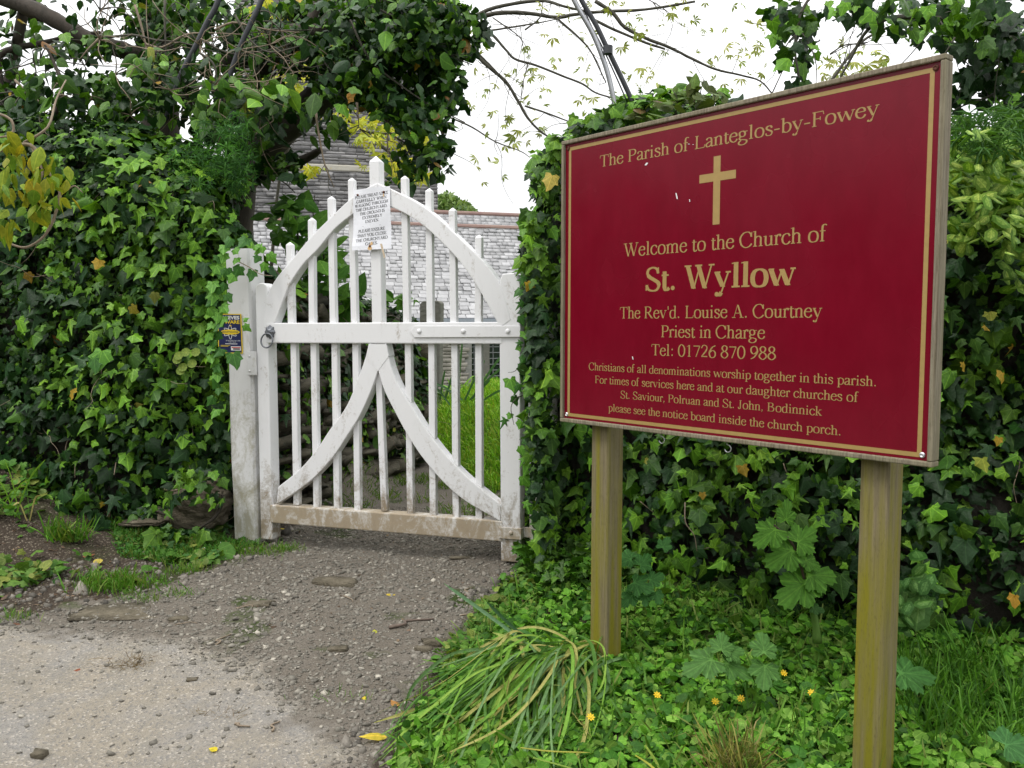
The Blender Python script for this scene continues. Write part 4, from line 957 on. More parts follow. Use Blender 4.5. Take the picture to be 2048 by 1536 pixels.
# ------------------------------------------------------------------ ivy hedges
def polyl(P, k):
    P = np.array(P, float); d = np.r_[0, np.cumsum(np.linalg.norm(np.diff(P[:, :2], axis=0), axis=1))]; t = np.linspace(0, d[-1], k)
    return np.stack([np.interp(t, d, P[:, j]) for j in range(P.shape[1])], 1), d[-1]
class Bank:
    """an upright bank of earth along a line on the ground: x, y, top height, foot height; it leans back and rounds over"""
    def __init__(s, path, thick, seed, lean=.22, bulge=.10, side=1):
        s.P = np.array(path, float); s.thick = thick; s.seed = seed; s.lean = lean; s.bulge = bulge; s.side = side
        d = np.r_[0, np.cumsum(np.linalg.norm(np.diff(s.P[:, :2], axis=0), axis=1))]; s.d = d; s.L = d[-1]
    def f(s, u, v):
        """u metres along, v 0..1 up the face then over the top (v > 1)"""
        u = np.asarray(u, float); v = np.asarray(v, float); x, y, zt, zb = [np.interp(u, s.d, s.P[:, j]) for j in range(4)]
        e = .08; tx = np.interp(u + e, s.d, s.P[:, 0]) - np.interp(u - e, s.d, s.P[:, 0]); ty = np.interp(u + e, s.d, s.P[:, 1]) - np.interp(u - e, s.d, s.P[:, 1])
        l = np.hypot(tx, ty) + 1e-9; nx_, ny_ = ty / l * s.side, -tx / l * s.side           # outward
        vv = np.clip(v, 0, 1); H = zt - zb; back = s.lean * vv ** 1.3 + np.where(vv > .8, ((vv - .8) / .2) ** 2 * .16, 0) + np.clip(v - 1, 0, 1) * s.thick
        z = zb + H * (vv - .10 * np.clip((vv - .75) / .25, 0, 1) ** 2) + .10 * np.sin(np.clip(v - 1, 0, 1) * math.pi)
        q = np.stack([x, y, z], -1).reshape(-1, 3); b = ((vnoise(q, 1.6, s.seed, 3) - .5) * 2 * s.bulge * 2.2).reshape(x.shape)
        return np.stack([x - nx_ * back + nx_ * b, y - ny_ * back + ny_ * b, z + b * .25 * np.clip(v, 0, 1)], -1)
    def nrm(s, u, v):
        e = .06; a = s.f(u + e, v) - s.f(u - e, v); c = s.f(u, v + .04) - s.f(u, v - .04); n = np.cross(a, c) * s.side; return n / (np.linalg.norm(n, axis=-1)[..., None] + 1e-9)
    def core(s, name, m, parent, off=-.03, vmax=1.6):
        U = np.linspace(0, s.L, int(s.L / .06) + 2); V = np.linspace(-.1, vmax, 46); uu, vv = np.meshgrid(U, V); G = s.f(uu, vv) + s.nrm(uu, vv) * off; nv, nu = uu.shape
        i = (np.arange(nv - 1)[:, None] * nu + np.arange(nu - 1)).ravel(); T = np.vstack([np.stack([i, i + 1, i + nu + 1], 1), np.stack([i, i + nu + 1, i + nu], 1)])
        return link(name, mesh_from(name, G.reshape(-1, 3), T, [m], smooth=True), parent)
def ivy_on(bank, n, size, parent, w=(5, 4, 2.2, .12), tm=None, mats=None, u0=0, u1=None, v0=0, v1=1.35, dmax=.11, freshf=None, hole=.42, limit=300, names=("leaf", "leaves"), mask=None, drop=.7):
    u1 = bank.L if u1 is None else u1
    u = RNG.uniform(u0, u1, n * 2); v = v0 + (v1 - v0) * RNG.random(n * 2)
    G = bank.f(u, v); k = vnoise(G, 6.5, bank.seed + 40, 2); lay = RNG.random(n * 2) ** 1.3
    keep = (k > hole * (1 - .55 * (1 - lay))); 
    if mask is not None: keep &= RNG.random(n * 2) < mask(G)
    u, v, G, lay = u[keep][:n], v[keep][:n], G[keep][:n], lay[keep][:n]; m = len(u); nn = bank.nrm(u, v)
    cl = vnoise(G, 2.1, bank.seed + 9, 3)
    P = G + nn * (-.02 + dmax * lay * (.5 + cl))[:, None] + RNG.normal(0, .008, (m, 3))
    nr = nn + RNG.normal(0, .42, (m, 3)) + np.array([0, 0, .35]); up = np.array([0, 0, -1.0]) * drop + RNG.normal(0, .45, (m, 3)) + nn * .25
    R = frames(nr, up); S = size * RNG.lognormal(0, .40, m) * (.75 + .5 * lay); S = np.clip(S, size * .35, size * 2.1)
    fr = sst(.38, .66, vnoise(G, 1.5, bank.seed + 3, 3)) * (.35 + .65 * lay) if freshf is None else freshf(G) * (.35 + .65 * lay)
    C = colours(m, w, fresh=fr) * (.8 + .35 * lay)[:, None]  # inner leaves get darker colours, standing in for shade within the hedge
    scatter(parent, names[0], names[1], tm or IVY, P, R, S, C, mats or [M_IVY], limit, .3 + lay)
    return P
def stems(parent, bank, n, name="stem", m=M_TWIG, L=.3, r=.0022, seed=0, v0=.05, v1=1.1, mask=None):
    for i in range(n):
        u, v = RNG.uniform(0, bank.L), RNG.uniform(v0, v1); g = bank.f(np.array([u]), np.array([v]))[0]; nn = bank.nrm(np.array([u]), np.array([v]))[0]
        if mask is not None and not mask(g): continue
        p = g + nn * .06; d = RNG.normal(0, 1, 3) * [1, .4, 1]; d[2] = -abs(d[2]); d /= np.linalg.norm(d); pts = [p]
        for k in range(5): d = d + RNG.normal(0, .35, 3); d /= np.linalg.norm(d); pts.append(pts[-1] + d * L / 5 * RNG.uniform(.6, 1.3) + nn * .006)
        MB().tube(crom(pts, 3), np.linspace(r, r * .4, 16), 5).build(name, m, parent, smooth=True)

def cloudpts(L, Yn):
    """ellipses given as px, py, rx, ry, Y, depth, count"""
    P = []
    for px, py, rx, ry, Y, dY, n in L:
        a = RNG.uniform(0, 2 * math.pi, n); r = RNG.random(n) ** .55; yy = Y + RNG.normal(0, dY / 2, n)
        P.append(np.array([at(px + rx * r_ * math.cos(t), py + ry * r_ * math.sin(t), y_) for r_, t, y_ in zip(r, a, yy)]))
    return np.vstack(P)
def foliage(parent, L, size, w=None, tm=IVY, mats=None, C=None, limit=300, up=(0, 0, -1.0), nr=(0, -.6, .7), jit=.5, names=("leaf", "leaves"), fresh=None, upj=.5, clump=None):
    P = cloudpts(L, 0)
    if clump is not None:
        k = vnoise(P, clump[0], clump[2] if len(clump) > 2 else 77, 2); P = P[k > clump[1]]
    n = len(P); R = frames(np.array(nr) + RNG.normal(0, jit, (n, 3)), np.array(up) + RNG.normal(0, upj, (n, 3)))
    S = size * RNG.lognormal(0, .25, n); f = None if fresh is None else sst(.4, .65, vnoise(P, fresh[0], 5, 2)) * fresh[1]
    C_ = colours(n, w, fresh=f) if C is None else np.array(C)[RNG.integers(0, len(C), n)] * RNG.uniform(.8, 1.2, (n, 1))
    scatter(parent, names[0], names[1], tm, P, R, S, C_, mats or [M_IVY], limit); return P

# left hedge: from the weathered gatepost out of the picture on the left
LB = Bank([(-4.6, 5.5, 2.60, .40), (-3.4, 5.02, 2.55, .36), (-2.5, 4.80, 2.42, .20), (-1.95, 4.70, 2.22, .04), (-1.62, 4.68, 2.06, -.05), (-1.50, 4.80, 1.95, -.05), (-1.46, 5.1, 1.85, -.05)], .8, 5, .16, .09)
lh = thing("ivy_hedge", (-2.8, 5.0, .2), "ivy-smothered hedge bank on the latch side of the gate, beside the weathered gatepost", "hedge", "ivy hedges either side of the gate")
LB.core("earth_core", M_EARTH, lh)
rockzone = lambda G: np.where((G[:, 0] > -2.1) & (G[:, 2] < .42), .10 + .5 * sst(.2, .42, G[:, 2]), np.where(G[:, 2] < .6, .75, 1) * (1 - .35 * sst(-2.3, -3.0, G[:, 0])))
ivy_on(LB, 19000, .047, lh, w=(6, 4.8, 2.8, .03), dmax=.15, hole=.36, mask=rockzone, freshf=lambda G: np.clip(sst(-2.75, -1.9, G[:, 0]) * sst(.35, .8, G[:, 2]) * 1.0 + sst(.52, .72, vnoise(G, 1.7, 4, 2)) * .6 + .06, 0, 1))  # fresh leaves near the gate, darker colours farther out stand in for shade
ivy_on(LB, 420, .055, lh, w=(5, 4, 2, .03), u0=2.6, v0=.02, v1=.3, hole=.2, limit=0, names=("leaf", "trailing_leaves"))
ivy_on(LB, 900, .03, lh, w=(2, 4, 3, .1), limit=0, names=("leaf", "small_leaves"), dmax=.16, freshf=lambda G: .5 + 0 * G[:, 0])
stems(lh, LB, 60, mask=lambda g: True)
# stones and roots bared at the foot of the bank
def stone_at(parent, px, py, Y, sx_, sy_, sz_, rot=0, tilt=0, name="stone", m=M_STONE, k=None):
    p = at(px, py, Y); V, T = SHARD[RNG.integers(0, 8) if k is None else k]; Rz = Matrix.Rotation(rot, 3, 'Z') @ Matrix.Rotation(tilt, 3, 'Y')
    V = V * np.array([sx_, sy_, sz_]); V = np.array([(Rz @ Vector(v))[:] for v in V]) + p; me = mesh_from(name, V, T, [m]); o = link(name, me, parent); return o
def outcrop(px, py, Y, a, b_, c, tilt, seed):
    """a weathered slate outcrop: rounded mass broken into tilted, ragged beds"""
    V, T = rock(seed, 11, .55, .02); S_ = V * np.array([a, b_, c]); bed = S_[:, 2] + S_[:, 0] * tilt
    k = bed / .021 + (vnoise(S_, 9, seed, 2) - .5) * 1.6; fr = k - np.floor(k); out = (hsh(np.floor(k).astype(np.int64), np.zeros(len(k), np.int64), np.zeros(len(k), np.int64) + seed) - .5) * .030 - .016 * sst(.72, .98, fr) - .012 * sst(.18, .0, fr)
    r = np.linalg.norm(S_, axis=1)[:, None]; S_ = S_ + S_ / r * (out + (vnoise(S_, 26, seed + 2, 3) - .5) * .026)[:, None]
    link("stone", mesh_from("stone", S_ + at(px, py, Y), T, [M_STONE]), lh)
outcrop(402, 1012, 4.62, .155, .12, .115, .42, 3); outcrop(345, 1028, 4.66, .085, .08, .05, .1, 5); outcrop(430, 965, 4.66, .06, .07, .07, .3, 8); outcrop(372, 960, 4.74, .08, .07, .05, .2, 11)
outcrop(285, 1044, 4.58, .12, .06, .013, .02, 14)
def px_tube(parent, name, m, L, r0, r1, n=6, k=4, label=None):
    P = crom([at(*q) for q in L], k); return MB().tube(P, np.linspace(r0, r1, len(P)), n, wob=.12).build(name, m, parent, smooth=True, label=label)
px_tube(lh, "root", M_BARK, [(447, 990, 4.44), (442, 1012, 4.43), (428, 1036, 4.42), (402, 1054, 4.42), (380, 1066, 4.44)], .012, .005)
foliage(lh, [(385, 955, 60, 22, 4.40, .06, 46), (345, 990, 30, 22, 4.42, .05, 16), (420, 1000, 30, 25, 4.40, .05, 12), (300, 1020, 40, 14, 4.42, .05, 16), (370, 1062, 60, 10, 4.36, .05, 26)], .048, w=(4, 5, 2, .05), nr=(0, -.8, .6), jit=.5, up=(0, 0, -1), upj=.5, limit=60, names=("leaf", "trailing_leaves"))
px_tube(lh, "root", M_TWIG, [(330, 978, 4.5), (352, 981, 4.46), (372, 973, 4.48), (388, 970, 4.5)], .008, .004)
px_tube(lh, "root", M_BARK, [(291, 1024, 4.5), (312, 1022, 4.42), (330, 1030, 4.42)], .012, .006)
px_tube(lh, "stem", M_TWIG, [(150, 862, 4.75), (134, 885, 4.7), (132, 908, 4.68), (148, 925, 4.66), (150, 955, 4.6)], .004, .002)
px_tube(lh, "stem", M_TWIG, [(262, 810, 4.6), (265, 830, 4.6), (270, 848, 4.6)], .003, .002)
px_tube(lh, "stem", M_TWIG, [(232, 925, 4.6), (228, 950, 4.55)], .003, .002)

# hand-set leaves: over the left post, beside the notice, on the right stile, large single leaves
def leafset(parent, L, tmpl, mats, name="leaf"):
    """L: px, py, Y, size, colour, direction of the tip in degrees (0 = up, 90 = right, 180 = down), tilt"""
    for px, py, Y, s_, c, a, t in L:
        p = at(px, py, Y); q = math.radians(a); up = np.array([[math.sin(q), -.15, math.cos(q)]]); nr = np.array([[t, -1, .45]]); R = frames(nr, up)[0] * s_
        tp = tmpl[RNG.integers(0, len(tmpl))]; fc = np.repeat(np.array([c]), len(tp[1]), 0) * (tp[2] if len(tp) > 2 else 1)
        me = mesh_from(name, tp[0] @ R.T + p, tp[1], mats, np.clip(fc, 0, 1), lp=tp[0]); link(name, me, parent)
fr, md, dk, yl = (.10, .26, .03), (.04, .13, .02), (.015, .05, .02), (.34, .23, .025)
L = []
for px, py in ((470, 505), (455, 520), (478, 528), (462, 545), (447, 555), (485, 548), (470, 560), (452, 575), (440, 590), (455, 600), (432, 612), (445, 622), (436, 640), (452, 645), (430, 660), (442, 672), (434, 690), (446, 655), (430, 705), (447, 712), (436, 728), (500, 492), (515, 500),
               (520, 520), (528, 508), (540, 520), (533, 535), (463, 492), (450, 500), (440, 520), (436, 545), (430, 575), (428, 600), (424, 630), (424, 680), (425, 720), (430, 745), (433, 770), (438, 790), (428, 810), (436, 830), (440, 760)):
    L.append((px - 4 + RNG.uniform(-4, 4), py - 12 + RNG.uniform(-4, 4), 4.36, .06 * RNG.uniform(.75, 1.2), (fr, md, fr, md)[RNG.integers(0, 4)], 180 + RNG.uniform(-50, 50), RNG.uniform(-.5, .5)))
L += [(505, 540, 4.38, .065, md, 190, 0), (488, 650, 4.3, .045, fr, 120, .3), (487, 640, 4.32, .03, fr, 60, 0), (466, 706, 4.3, .09, md, 165, .2), (205, 700, 4.5, .12, fr, 190, .1), (188, 715, 4.48, .09, md, 170, 0)]
leafset(lh, L, IVY[:5], [M_IVY])
leafset(lh, [(200, 520, 4.55, .065, yl, 200, .6), (262, 612, 4.55, .06, (.26, .22, .03), 110, .8), (145, 780, 4.6, .065, yl, 160, -.6), (310, 585, 4.5, .055, (.14, .16, .03), 180, .5), (55, 545, 4.7, .055, (.2, .13, .02), 150, .7)], IVY[:5], [M_SOFT])
for px, py in ((358, 712), (372, 705), (366, 735), (385, 728), (355, 720), (392, 705), (362, 742)):
    leafset(lh, [(px, py, 4.45, .055, (.17, .24, .04), 180, 0)], PENNY, [M_SOFT], "pennywort_leaf")
px_tube(lh, "stem", M_TWIG, [(470, 520, 4.4), (500, 535, 4.36), (520, 548, 4.34), (545, 552, 4.34)], .003, .0015)

# right hedge, behind the parish board
RB = Bank([(.20, 5.2, 2.05, -.05), (.10, 4.5, 2.15, -.05), (.085, 4.08, 2.26, -.05), (.22, 3.86, 2.34, -.05), (.60, 3.64, 2.26, -.02), (1.15, 3.36, 2.0, 0), (1.75, 3.10, 1.86, .02), (2.5, 2.85, 1.9, .05), (3.4, 2.7, 2.0, .05)], .8, 15, .07, .06)
rh = thing("ivy_hedge", (1.0, 3.6, 0), "dense ivy hedge bank behind the maroon parish board, spilling over the hinged gate stile", "hedge", "ivy hedges either side of the gate")
RB.core("earth_core", M_EARTH, rh)
ivy_on(RB, 20000, .045, rh, w=(5, 5.2, 2.6, .03), hole=.34, dmax=.13, freshf=lambda G: np.clip(.14 + sst(.42, .62, vnoise(G, 2.0, 44, 3)) * .8 + sst(.5, .1, G[:, 0]) * .5 + sst(1.2, 1.7, G[:, 2]) * .3, 0, 1))
ivy_on(RB, 1800, .028, rh, w=(2, 5, 3, .1), limit=0, names=("leaf", "small_leaves"), dmax=.13, freshf=lambda G: .5 + 0 * G[:, 0])
stems(rh, RB, 40, L=.22)
L = []
def sm(px, py, Y, s_, c): L.append((px, py - 8, Y, s_, c, 180 + RNG.uniform(-40, 40), RNG.uniform(-.5, .5)))
for px, py, s_ in ((1020, 765, .07), (1040, 775, .06), (1028, 800, .045), (1012, 845, .05), (1022, 835, .035), (1045, 850, .05), (1040, 900, .05), (1052, 880, .06), (1045, 960, .065), (1060, 985, .055), (1050, 1010, .05), (1060, 935, .06), (1035, 700, .03), (1042, 690, .04), (1048, 670, .045),
                   (1040, 640, .045), (1046, 610, .05), (1040, 585, .05), (1048, 560, .055), (1052, 720, .05), (1058, 750, .05), (1042, 735, .04), (1063, 1020, .06), (1075, 1045, .05), (1085, 1075, .055), (1072, 1080, .04), (1095, 1040, .05), (1060, 820, .05), (1050, 920, .05), (1075, 960, .06)):
    sm(px, py, 3.80, s_, (fr, md, md, fr, md)[RNG.integers(0, 5)])
leafset(rh, L, IVY, [M_IVY])
foliage(rh, [(1072, 620, 20, 70, 3.78, .08, 70), (1078, 740, 24, 80, 3.78, .08, 90), (1080, 870, 24, 80, 3.77, .08, 90), (1085, 980, 22, 60, 3.77, .08, 60), (1095, 1080, 22, 60, 3.74, .08, 36), (1062, 480, 22, 70, 3.8, .1, 50), (1085, 340, 28, 50, 3.78, .1, 50), (1120, 290, 30, 22, 3.7, .1, 34), (1190, 240, 50, 16, 3.65, .1, 40), (1265, 215, 45, 12, 3.62, .1, 30)],
        .056, w=(4, 4, 3, .05), fresh=(3, 1.3), nr=(-.2, -.9, .45), jit=.4, up=(-.1, -.1, -1), upj=.4, limit=160, names=("leaf", "front_leaves"))
px_tube(rh, "stem", M_TWIGD, [(1055, 790, 3.85), (1035, 795, 3.8), (1022, 815, 3.79), (1028, 850, 3.79)], .003, .0012)
px_tube(rh, "stem", M_TWIGD, [(1050, 722, 3.85), (1030, 742, 3.8), (1016, 745, 3.79)], .002, .001)
px_tube(rh, "stem", M_TWIG, [(1370, 1005, 3.3), (1371, 1045, 3.25), (1388, 1070, 3.24), (1394, 1102, 3.24)], .0028, .0015)
leafset(rh, [(1105, 350, 3.55, .075, (.42, .33, .07), 200, 0), (1485, 930, 3.2, .05, yl, 170, 0), (1925, 725, 2.85, .032, yl, 170, .7), (2005, 745, 2.85, .042, yl, 200, .5), (1970, 650, 2.85, .028, yl, 130, .8), (1998, 875, 2.8, .03, yl, 200, -.7), (2030, 1190, 2.75, .048, (.40, .22, .02), 200, .3), (1965, 915, 2.8, .055, (.22, .26, .03), 180, 0), (1405, 985, 3.2, .03, yl, 180, 0)], IVY[:5], [M_SOFT])

# variegated dead-nettle over the hedge at the picture's right edge
ar = thing("yellow_archangel", at(2000, 500, 2.85), "silver-veined pale green nettle leaves trailing over the ivy hedge next to the board's raised edge", "plant", "silver-leaved nettles")
AC = [(.17, .30, .04), (.21, .34, .05), (.12, .25, .03)]
foliage(ar, [(1975, 330, 95, 80, 2.86, .3, 170), (2010, 430, 75, 80, 2.80, .2, 130), (1930, 400, 45, 90, 2.88, .12, 50), (2040, 500, 40, 80, 2.8, .1, 30)], .050, tm=ARCH, mats=[M_SOFT], C=AC, nr=(0, -.5, .9), jit=.5, clump=(5, .36))
foliage(ar, [(1990, 265, 90, 50, 2.95, .4, 300)], .045, tm=CLEAV, mats=[M_SOFT], C=[(.05, .13, .03), (.08, .18, .03)], nr=(0, -.5, .9), jit=.7, limit=0, names=("x", "fine_leaves"), clump=(5, .45))
ar2 = thing("yellow_archangel", at(1830, 1180, 2.75), "small silver-striped nettle patch low in the ivy just past the taller board post", "plant", "silver-leaved nettles")
foliage(ar2, [(1835, 1170, 42, 55, 2.72, .08, 34), (1800, 1215, 30, 30, 2.68, .06, 14)], .05, tm=ARCH, mats=[M_SOFT], C=[(.06, .17, .03), (.08, .20, .035)], nr=(0, -.7, .8), jit=.3)

# inner stone bank along the churchyard path
iw = thing("dry_stone_wall", (-1.0, 6.0, 0), "low dry-stone bank with pennywort and ivy, seen through the gate along the path", "wall")
IW = Bank([(-1.36, 4.92, 1.66, -.02), (-1.28, 5.3, 1.55, 0), (-1.05, 6.0, 1.40, .02), (-.80, 6.8, 1.32, .03), (-.72, 7.1, 1.30, .05), (-.80, 7.4, 1.25, .05), (-1.6, 7.6, 1.2, .1)], .7, 25, .06, .03)
IW.core("earth_core", M_EARTH, iw, off=-.05)
Pn, Rn, Sn, Gn = [], [], [], []
for v in np.linspace(0, .97, 24):
    u = RNG.uniform(-.1, .1)
    while u < IW.L - .7:
        w = RNG.uniform(.06, .30); h = RNG.uniform(.02, .075); v = np.clip(v + RNG.normal(0, .008), 0, 1); uu = np.array([u + w / 2]); vv = np.array([v + h / 2]); p = IW.f(uu, vv)[0]; nn = IW.nrm(uu, vv)[0]; nn[2] *= .2; nn /= np.linalg.norm(nn)
        tx = np.cross([0, 0, 1.0], nn); tx /= np.linalg.norm(tx); t = RNG.normal(0, .10); up_ = np.cross(nn, tx); Rm = np.stack([tx * math.cos(t) + up_ * math.sin(t), nn, up_ * math.cos(t) - tx * math.sin(t)], 1)
        Pn.append(p + nn * RNG.uniform(-.05, .02)); Rn.append(Rm); Sn.append((w / 2 * 1.05, .07, h * .5 * 1.2)); Gn.append(RNG.uniform(.05, .95)); u += w
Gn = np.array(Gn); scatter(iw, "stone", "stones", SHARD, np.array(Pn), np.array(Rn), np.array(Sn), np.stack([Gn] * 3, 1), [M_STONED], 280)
ivy_on(IW, 4200, .05, iw, w=(6, 3, 1, .03), v0=.36, v1=1.5, hole=.3, limit=200)
ivy_on(IW, 1500, .04, iw, w=(3, 4, 2, .1), v0=.1, v1=.8, hole=.5, limit=0, names=("leaf", "creeping_leaves"), dmax=.08)
ivy_on(IW, 1100, .05, iw, w=(1, 5, 5, .4), v0=.12, v1=.85, hole=.5, limit=160, names=("pennywort_leaf", "pennywort_leaves"), tm=PENNY, mats=[M_SOFT], dmax=.09, freshf=lambda G: .7 + 0 * G[:, 0])
stems(iw, IW, 16, L=.3)
sh = thing("evergreen_shrub", at(650, 560, 5.9), "bright green large-leaved shrub standing on the stone bank behind the gate arch", "shrub")
foliage(sh, [(588, 412, 26, 22, 5.6, .2, 26), (600, 465, 28, 35, 5.6, .3, 40), (655, 560, 34, 55, 5.7, .3, 75), (640, 510, 30, 40, 5.7, .3, 50), (560, 440, 30, 40, 5.6, .3, 40), (690, 600, 30, 25, 5.8, .3, 25), (800, 605, 40, 10, 6.6, .2, 20)], .095, tm=OVATE, mats=[M_SOFT], C=[(.07, .19, .02), (.05, .14, .02), (.1, .24, .03)], nr=(0, -.6, .8), jit=.5, up=(0, 0, .3), upj=.8)
for q in ([(600, 640, 5.8), (600, 520, 5.7), (590, 430, 5.6)], [(650, 640, 5.8), (655, 560, 5.7), (645, 500, 5.7)]): px_tube(sh, "stem", M_BARK, q, .012, .005)
px_tube(sh, "stem", M_TWIGD, [(622, 500, 5.6), (628, 450, 5.6), (626, 420, 5.6), (630, 390, 5.6)], .006, .003)

# leaning grave slab beyond the wall
gs = thing("gravestone", at(858, 760, 8.2), "weathered slate headstone leaning behind the end of the stone bank", "gravestone")
b = MB(); o_ = at(858, 760, 8.2); A_ = [(at(x, y, 8.2) - o_) for x, y in ((838, 775), (878, 775), (881, 606), (875, 601), (845, 602), (839, 608))]
b.ring([[o_ + a + np.array([0, 0, 0]) for a in A_], [o_ + a + np.array([.03, .09, 0]) for a in A_]]); b.build("slab", M_GRAVE, gs, bevel=.01)
cap = thing("coping_stone", at(838, 698, 7.05), "rounded dark boulder at the end of the stone bank beside the headstone", "boulder")
stone_at(cap, 838, 697, 7.05, .085, .10, .07, .2, .1, "boulder_mass", M_STONE, 2)

# ------------------------------------------------------------------ trees
def twigs(parent, P0, dirs, L, r, n, name, m, depth=1, droop=-.05, out=None, seg=5, wig=.22):
    """n twigs from points P0 in rough directions"""
    ends = []
    for i in range(n):
        k = RNG.integers(0, len(P0)); p = P0[k].copy(); d = dirs[k] + RNG.normal(0, .6, 3); d /= np.linalg.norm(d); pts = [p]; l = L * RNG.uniform(.5, 1.3)
        for j in range(seg): d = d + RNG.normal(0, wig, 3) + np.array([0, 0, droop]); d /= np.linalg.norm(d); pts.append(pts[-1] + d * l / seg)
        Q_ = crom(pts, 2); MB().tube(Q_, np.linspace(r, r * .35, len(Q_)), 4).build(name, m, parent, smooth=True); ends.append(Q_)
    return ends
tr = thing("ivy_covered_tree", at(520, 700, 6.4), "dark ivy-covered tree arching its limbs over the gate from behind the hedge", "tree")
px_tube(tr, "trunk", M_BARK, [(470, 660, 6.5), (468, 420, 6.4), (500, 325, 6.35), (570, 255, 6.3), (660, 180, 6.2), (725, 115, 6.1), (762, 30, 6.0), (790, -120, 6.0)], .15, .085, 12)
px_tube(tr, "limb", M_BARK, [(500, 330, 6.3), (560, 335, 6.0), (610, 318, 5.9), (640, 300, 5.8)], .055, .02, 8)
px_tube(tr, "limb", M_BARK, [(440, 130, 6.1), (520, 105, 6.1), (560, 72, 6.05), (640, 62, 6.0), (720, 60, 6.0), (800, 20, 5.9), (880, -20, 5.9)], .075, .05, 8)
px_tube(tr, "limb", M_BARK, [(430, 190, 6.2), (500, 160, 6.1), (590, 90, 6.0), (630, 20, 6.0), (650, -60, 6)], .04, .03, 8)
px_tube(tr, "limb", M_BARK, [(-60, -30, 6.0), (40, 8, 6.0), (110, 40, 6.0), (180, 80, 6.05), (245, 100, 6.1), (310, 130, 6.2), (400, 220, 6.3), (470, 300, 6.4)], .055, .06, 8)
px_tube(tr, "trunk", M_BARK, [(330, 420, 6.6), (320, 250, 6.5), (318, 150, 6.5), (310, 40, 6.5), (300, -80, 6.5)], .15, .12, 8)
px_tube(tr, "limb", M_BARK, [(0, 420, 6.3), (10, 230, 6.2), (25, 140, 6.2), (40, 60, 6.1), (60, -60, 6.1)], .05, .03, 8)
px_tube(tr, "limb", M_BARK, [(5, 200, 6.1), (-3, 120, 6.1), (25, 98, 6.1), (90, 85, 6.1), (150, 70, 6.1), (200, 65, 6.0)], .028, .012, 6)
px_tube(tr, "limb", M_BARK, [(60, 280, 5.3), (100, 245, 5.3), (125, 180, 5.35), (110, 130, 5.4), (90, 90, 5.4)], .02, .007, 6)
px_tube(tr, "branch", M_TWIG, [(150, 215, 5.4), (190, 195, 5.4), (215, 205, 5.4), (260, 185, 5.4)], .014, .009)
for L_ in ([(270, 10, 5.6), (285, 60, 5.6), (300, 130, 5.6), (310, 165, 5.6), (290, 200, 5.5)], [(215, 75, 5.5), (265, 70, 5.5), (310, 80, 5.5), (360, 85, 5.5), (400, 95, 5.5), (450, 110, 5.5)],
           [(290, 88, 5.5), (325, 95, 5.5), (370, 70, 5.5), (420, 66, 5.5), (500, 70, 5.5)], [(200, 75, 5.5), (175, 100, 5.5), (160, 118, 5.5)], [(330, 0, 5.5), (330, 60, 5.5), (332, 100, 5.5), (328, 135, 5.5)],
           [(398, 105, 5.2), (425, 125, 5.2), (432, 150, 5.2), (420, 165, 5.2), (390, 175, 5.2), (370, 172, 5.2)], [(424, 160, 5.2), (445, 178, 5.2), (480, 195, 5.2), (520, 204, 5.2), (580, 205, 5.2)], [(445, 180, 5.2), (450, 200, 5.2), (460, 212, 5.2)],
           [(470, 30, 5.4), (500, 80, 5.4), (540, 105, 5.4), (600, 92, 5.4)], [(405, 80, 5.5), (440, 100, 5.5), (480, 108, 5.5), (560, 95, 5.5), (610, 70, 5.5)], [(430, 60, 5.5), (465, 45, 5.5), (500, 52, 5.5), (540, 60, 5.5), (600, 65, 5.5)],
           [(445, 290, 5.6), (480, 268, 5.6), (520, 265, 5.6), (540, 280, 5.6)], [(460, 330, 5.6), (500, 345, 5.6), (560, 360, 5.6), (590, 385, 5.6)], [(480, 310, 5.6), (540, 300, 5.6), (600, 280, 5.6)],
           [(632, 225, 5.4), (638, 270, 5.4), (650, 330, 5.4), (668, 375, 5.4)], [(770, 230, 5.6), (776, 262, 5.6), (800, 280, 5.6), (830, 300, 5.6), (838, 345, 5.6)], [(714, 205, 5.6), (718, 250, 5.6)], [(776, 240, 5.6), (775, 300, 5.6)], [(810, 240, 5.7), (880, 260, 5.7), (895, 300, 5.7)],
           [(700, 40, 5.6), (740, 120, 5.6), (800, 170, 5.6), (860, 210, 5.6), (930, 245, 5.6)], [(760, 20, 5.6), (840, 60, 5.6), (900, 110, 5.6), (945, 130, 5.6)], [(100, 200, 5.3), (125, 190, 5.3), (150, 205, 5.3), (175, 235, 5.3)], [(30, 160, 5.4), (60, 190, 5.4), (90, 215, 5.4), (75, 250, 5.4)]):
    px_tube(tr, "branch", M_TWIG if RNG.random() < .6 else M_TWIGD, L_, .0085, .003, 5, 3)
    if RNG.random() < .8:
        Pq = crom([at(*q) for q in L_], 3); twigs(tr, Pq[2:], np.gradient(Pq, axis=0)[2:] / .05, .22, .003, 3, "twig", M_TWIG if RNG.random() < .5 else M_TWIGD)
src = np.array([at(*q) for q in ((300, 120, 5.8), (420, 100, 5.8), (520, 120, 5.7), (600, 130, 5.7), (480, 300, 5.8), (150, 100, 5.8), (80, 120, 5.8), (230, 150, 5.6), (560, 60, 5.7), (380, 200, 5.6), (480, 40, 5.6), (60, 180, 5.5), (200, 20, 5.9))])
twigs(tr, src, np.tile([[.1, -.3, 0]], (len(src), 1)), .55, .005, 70, "twig", M_TWIGD, wig=.35)
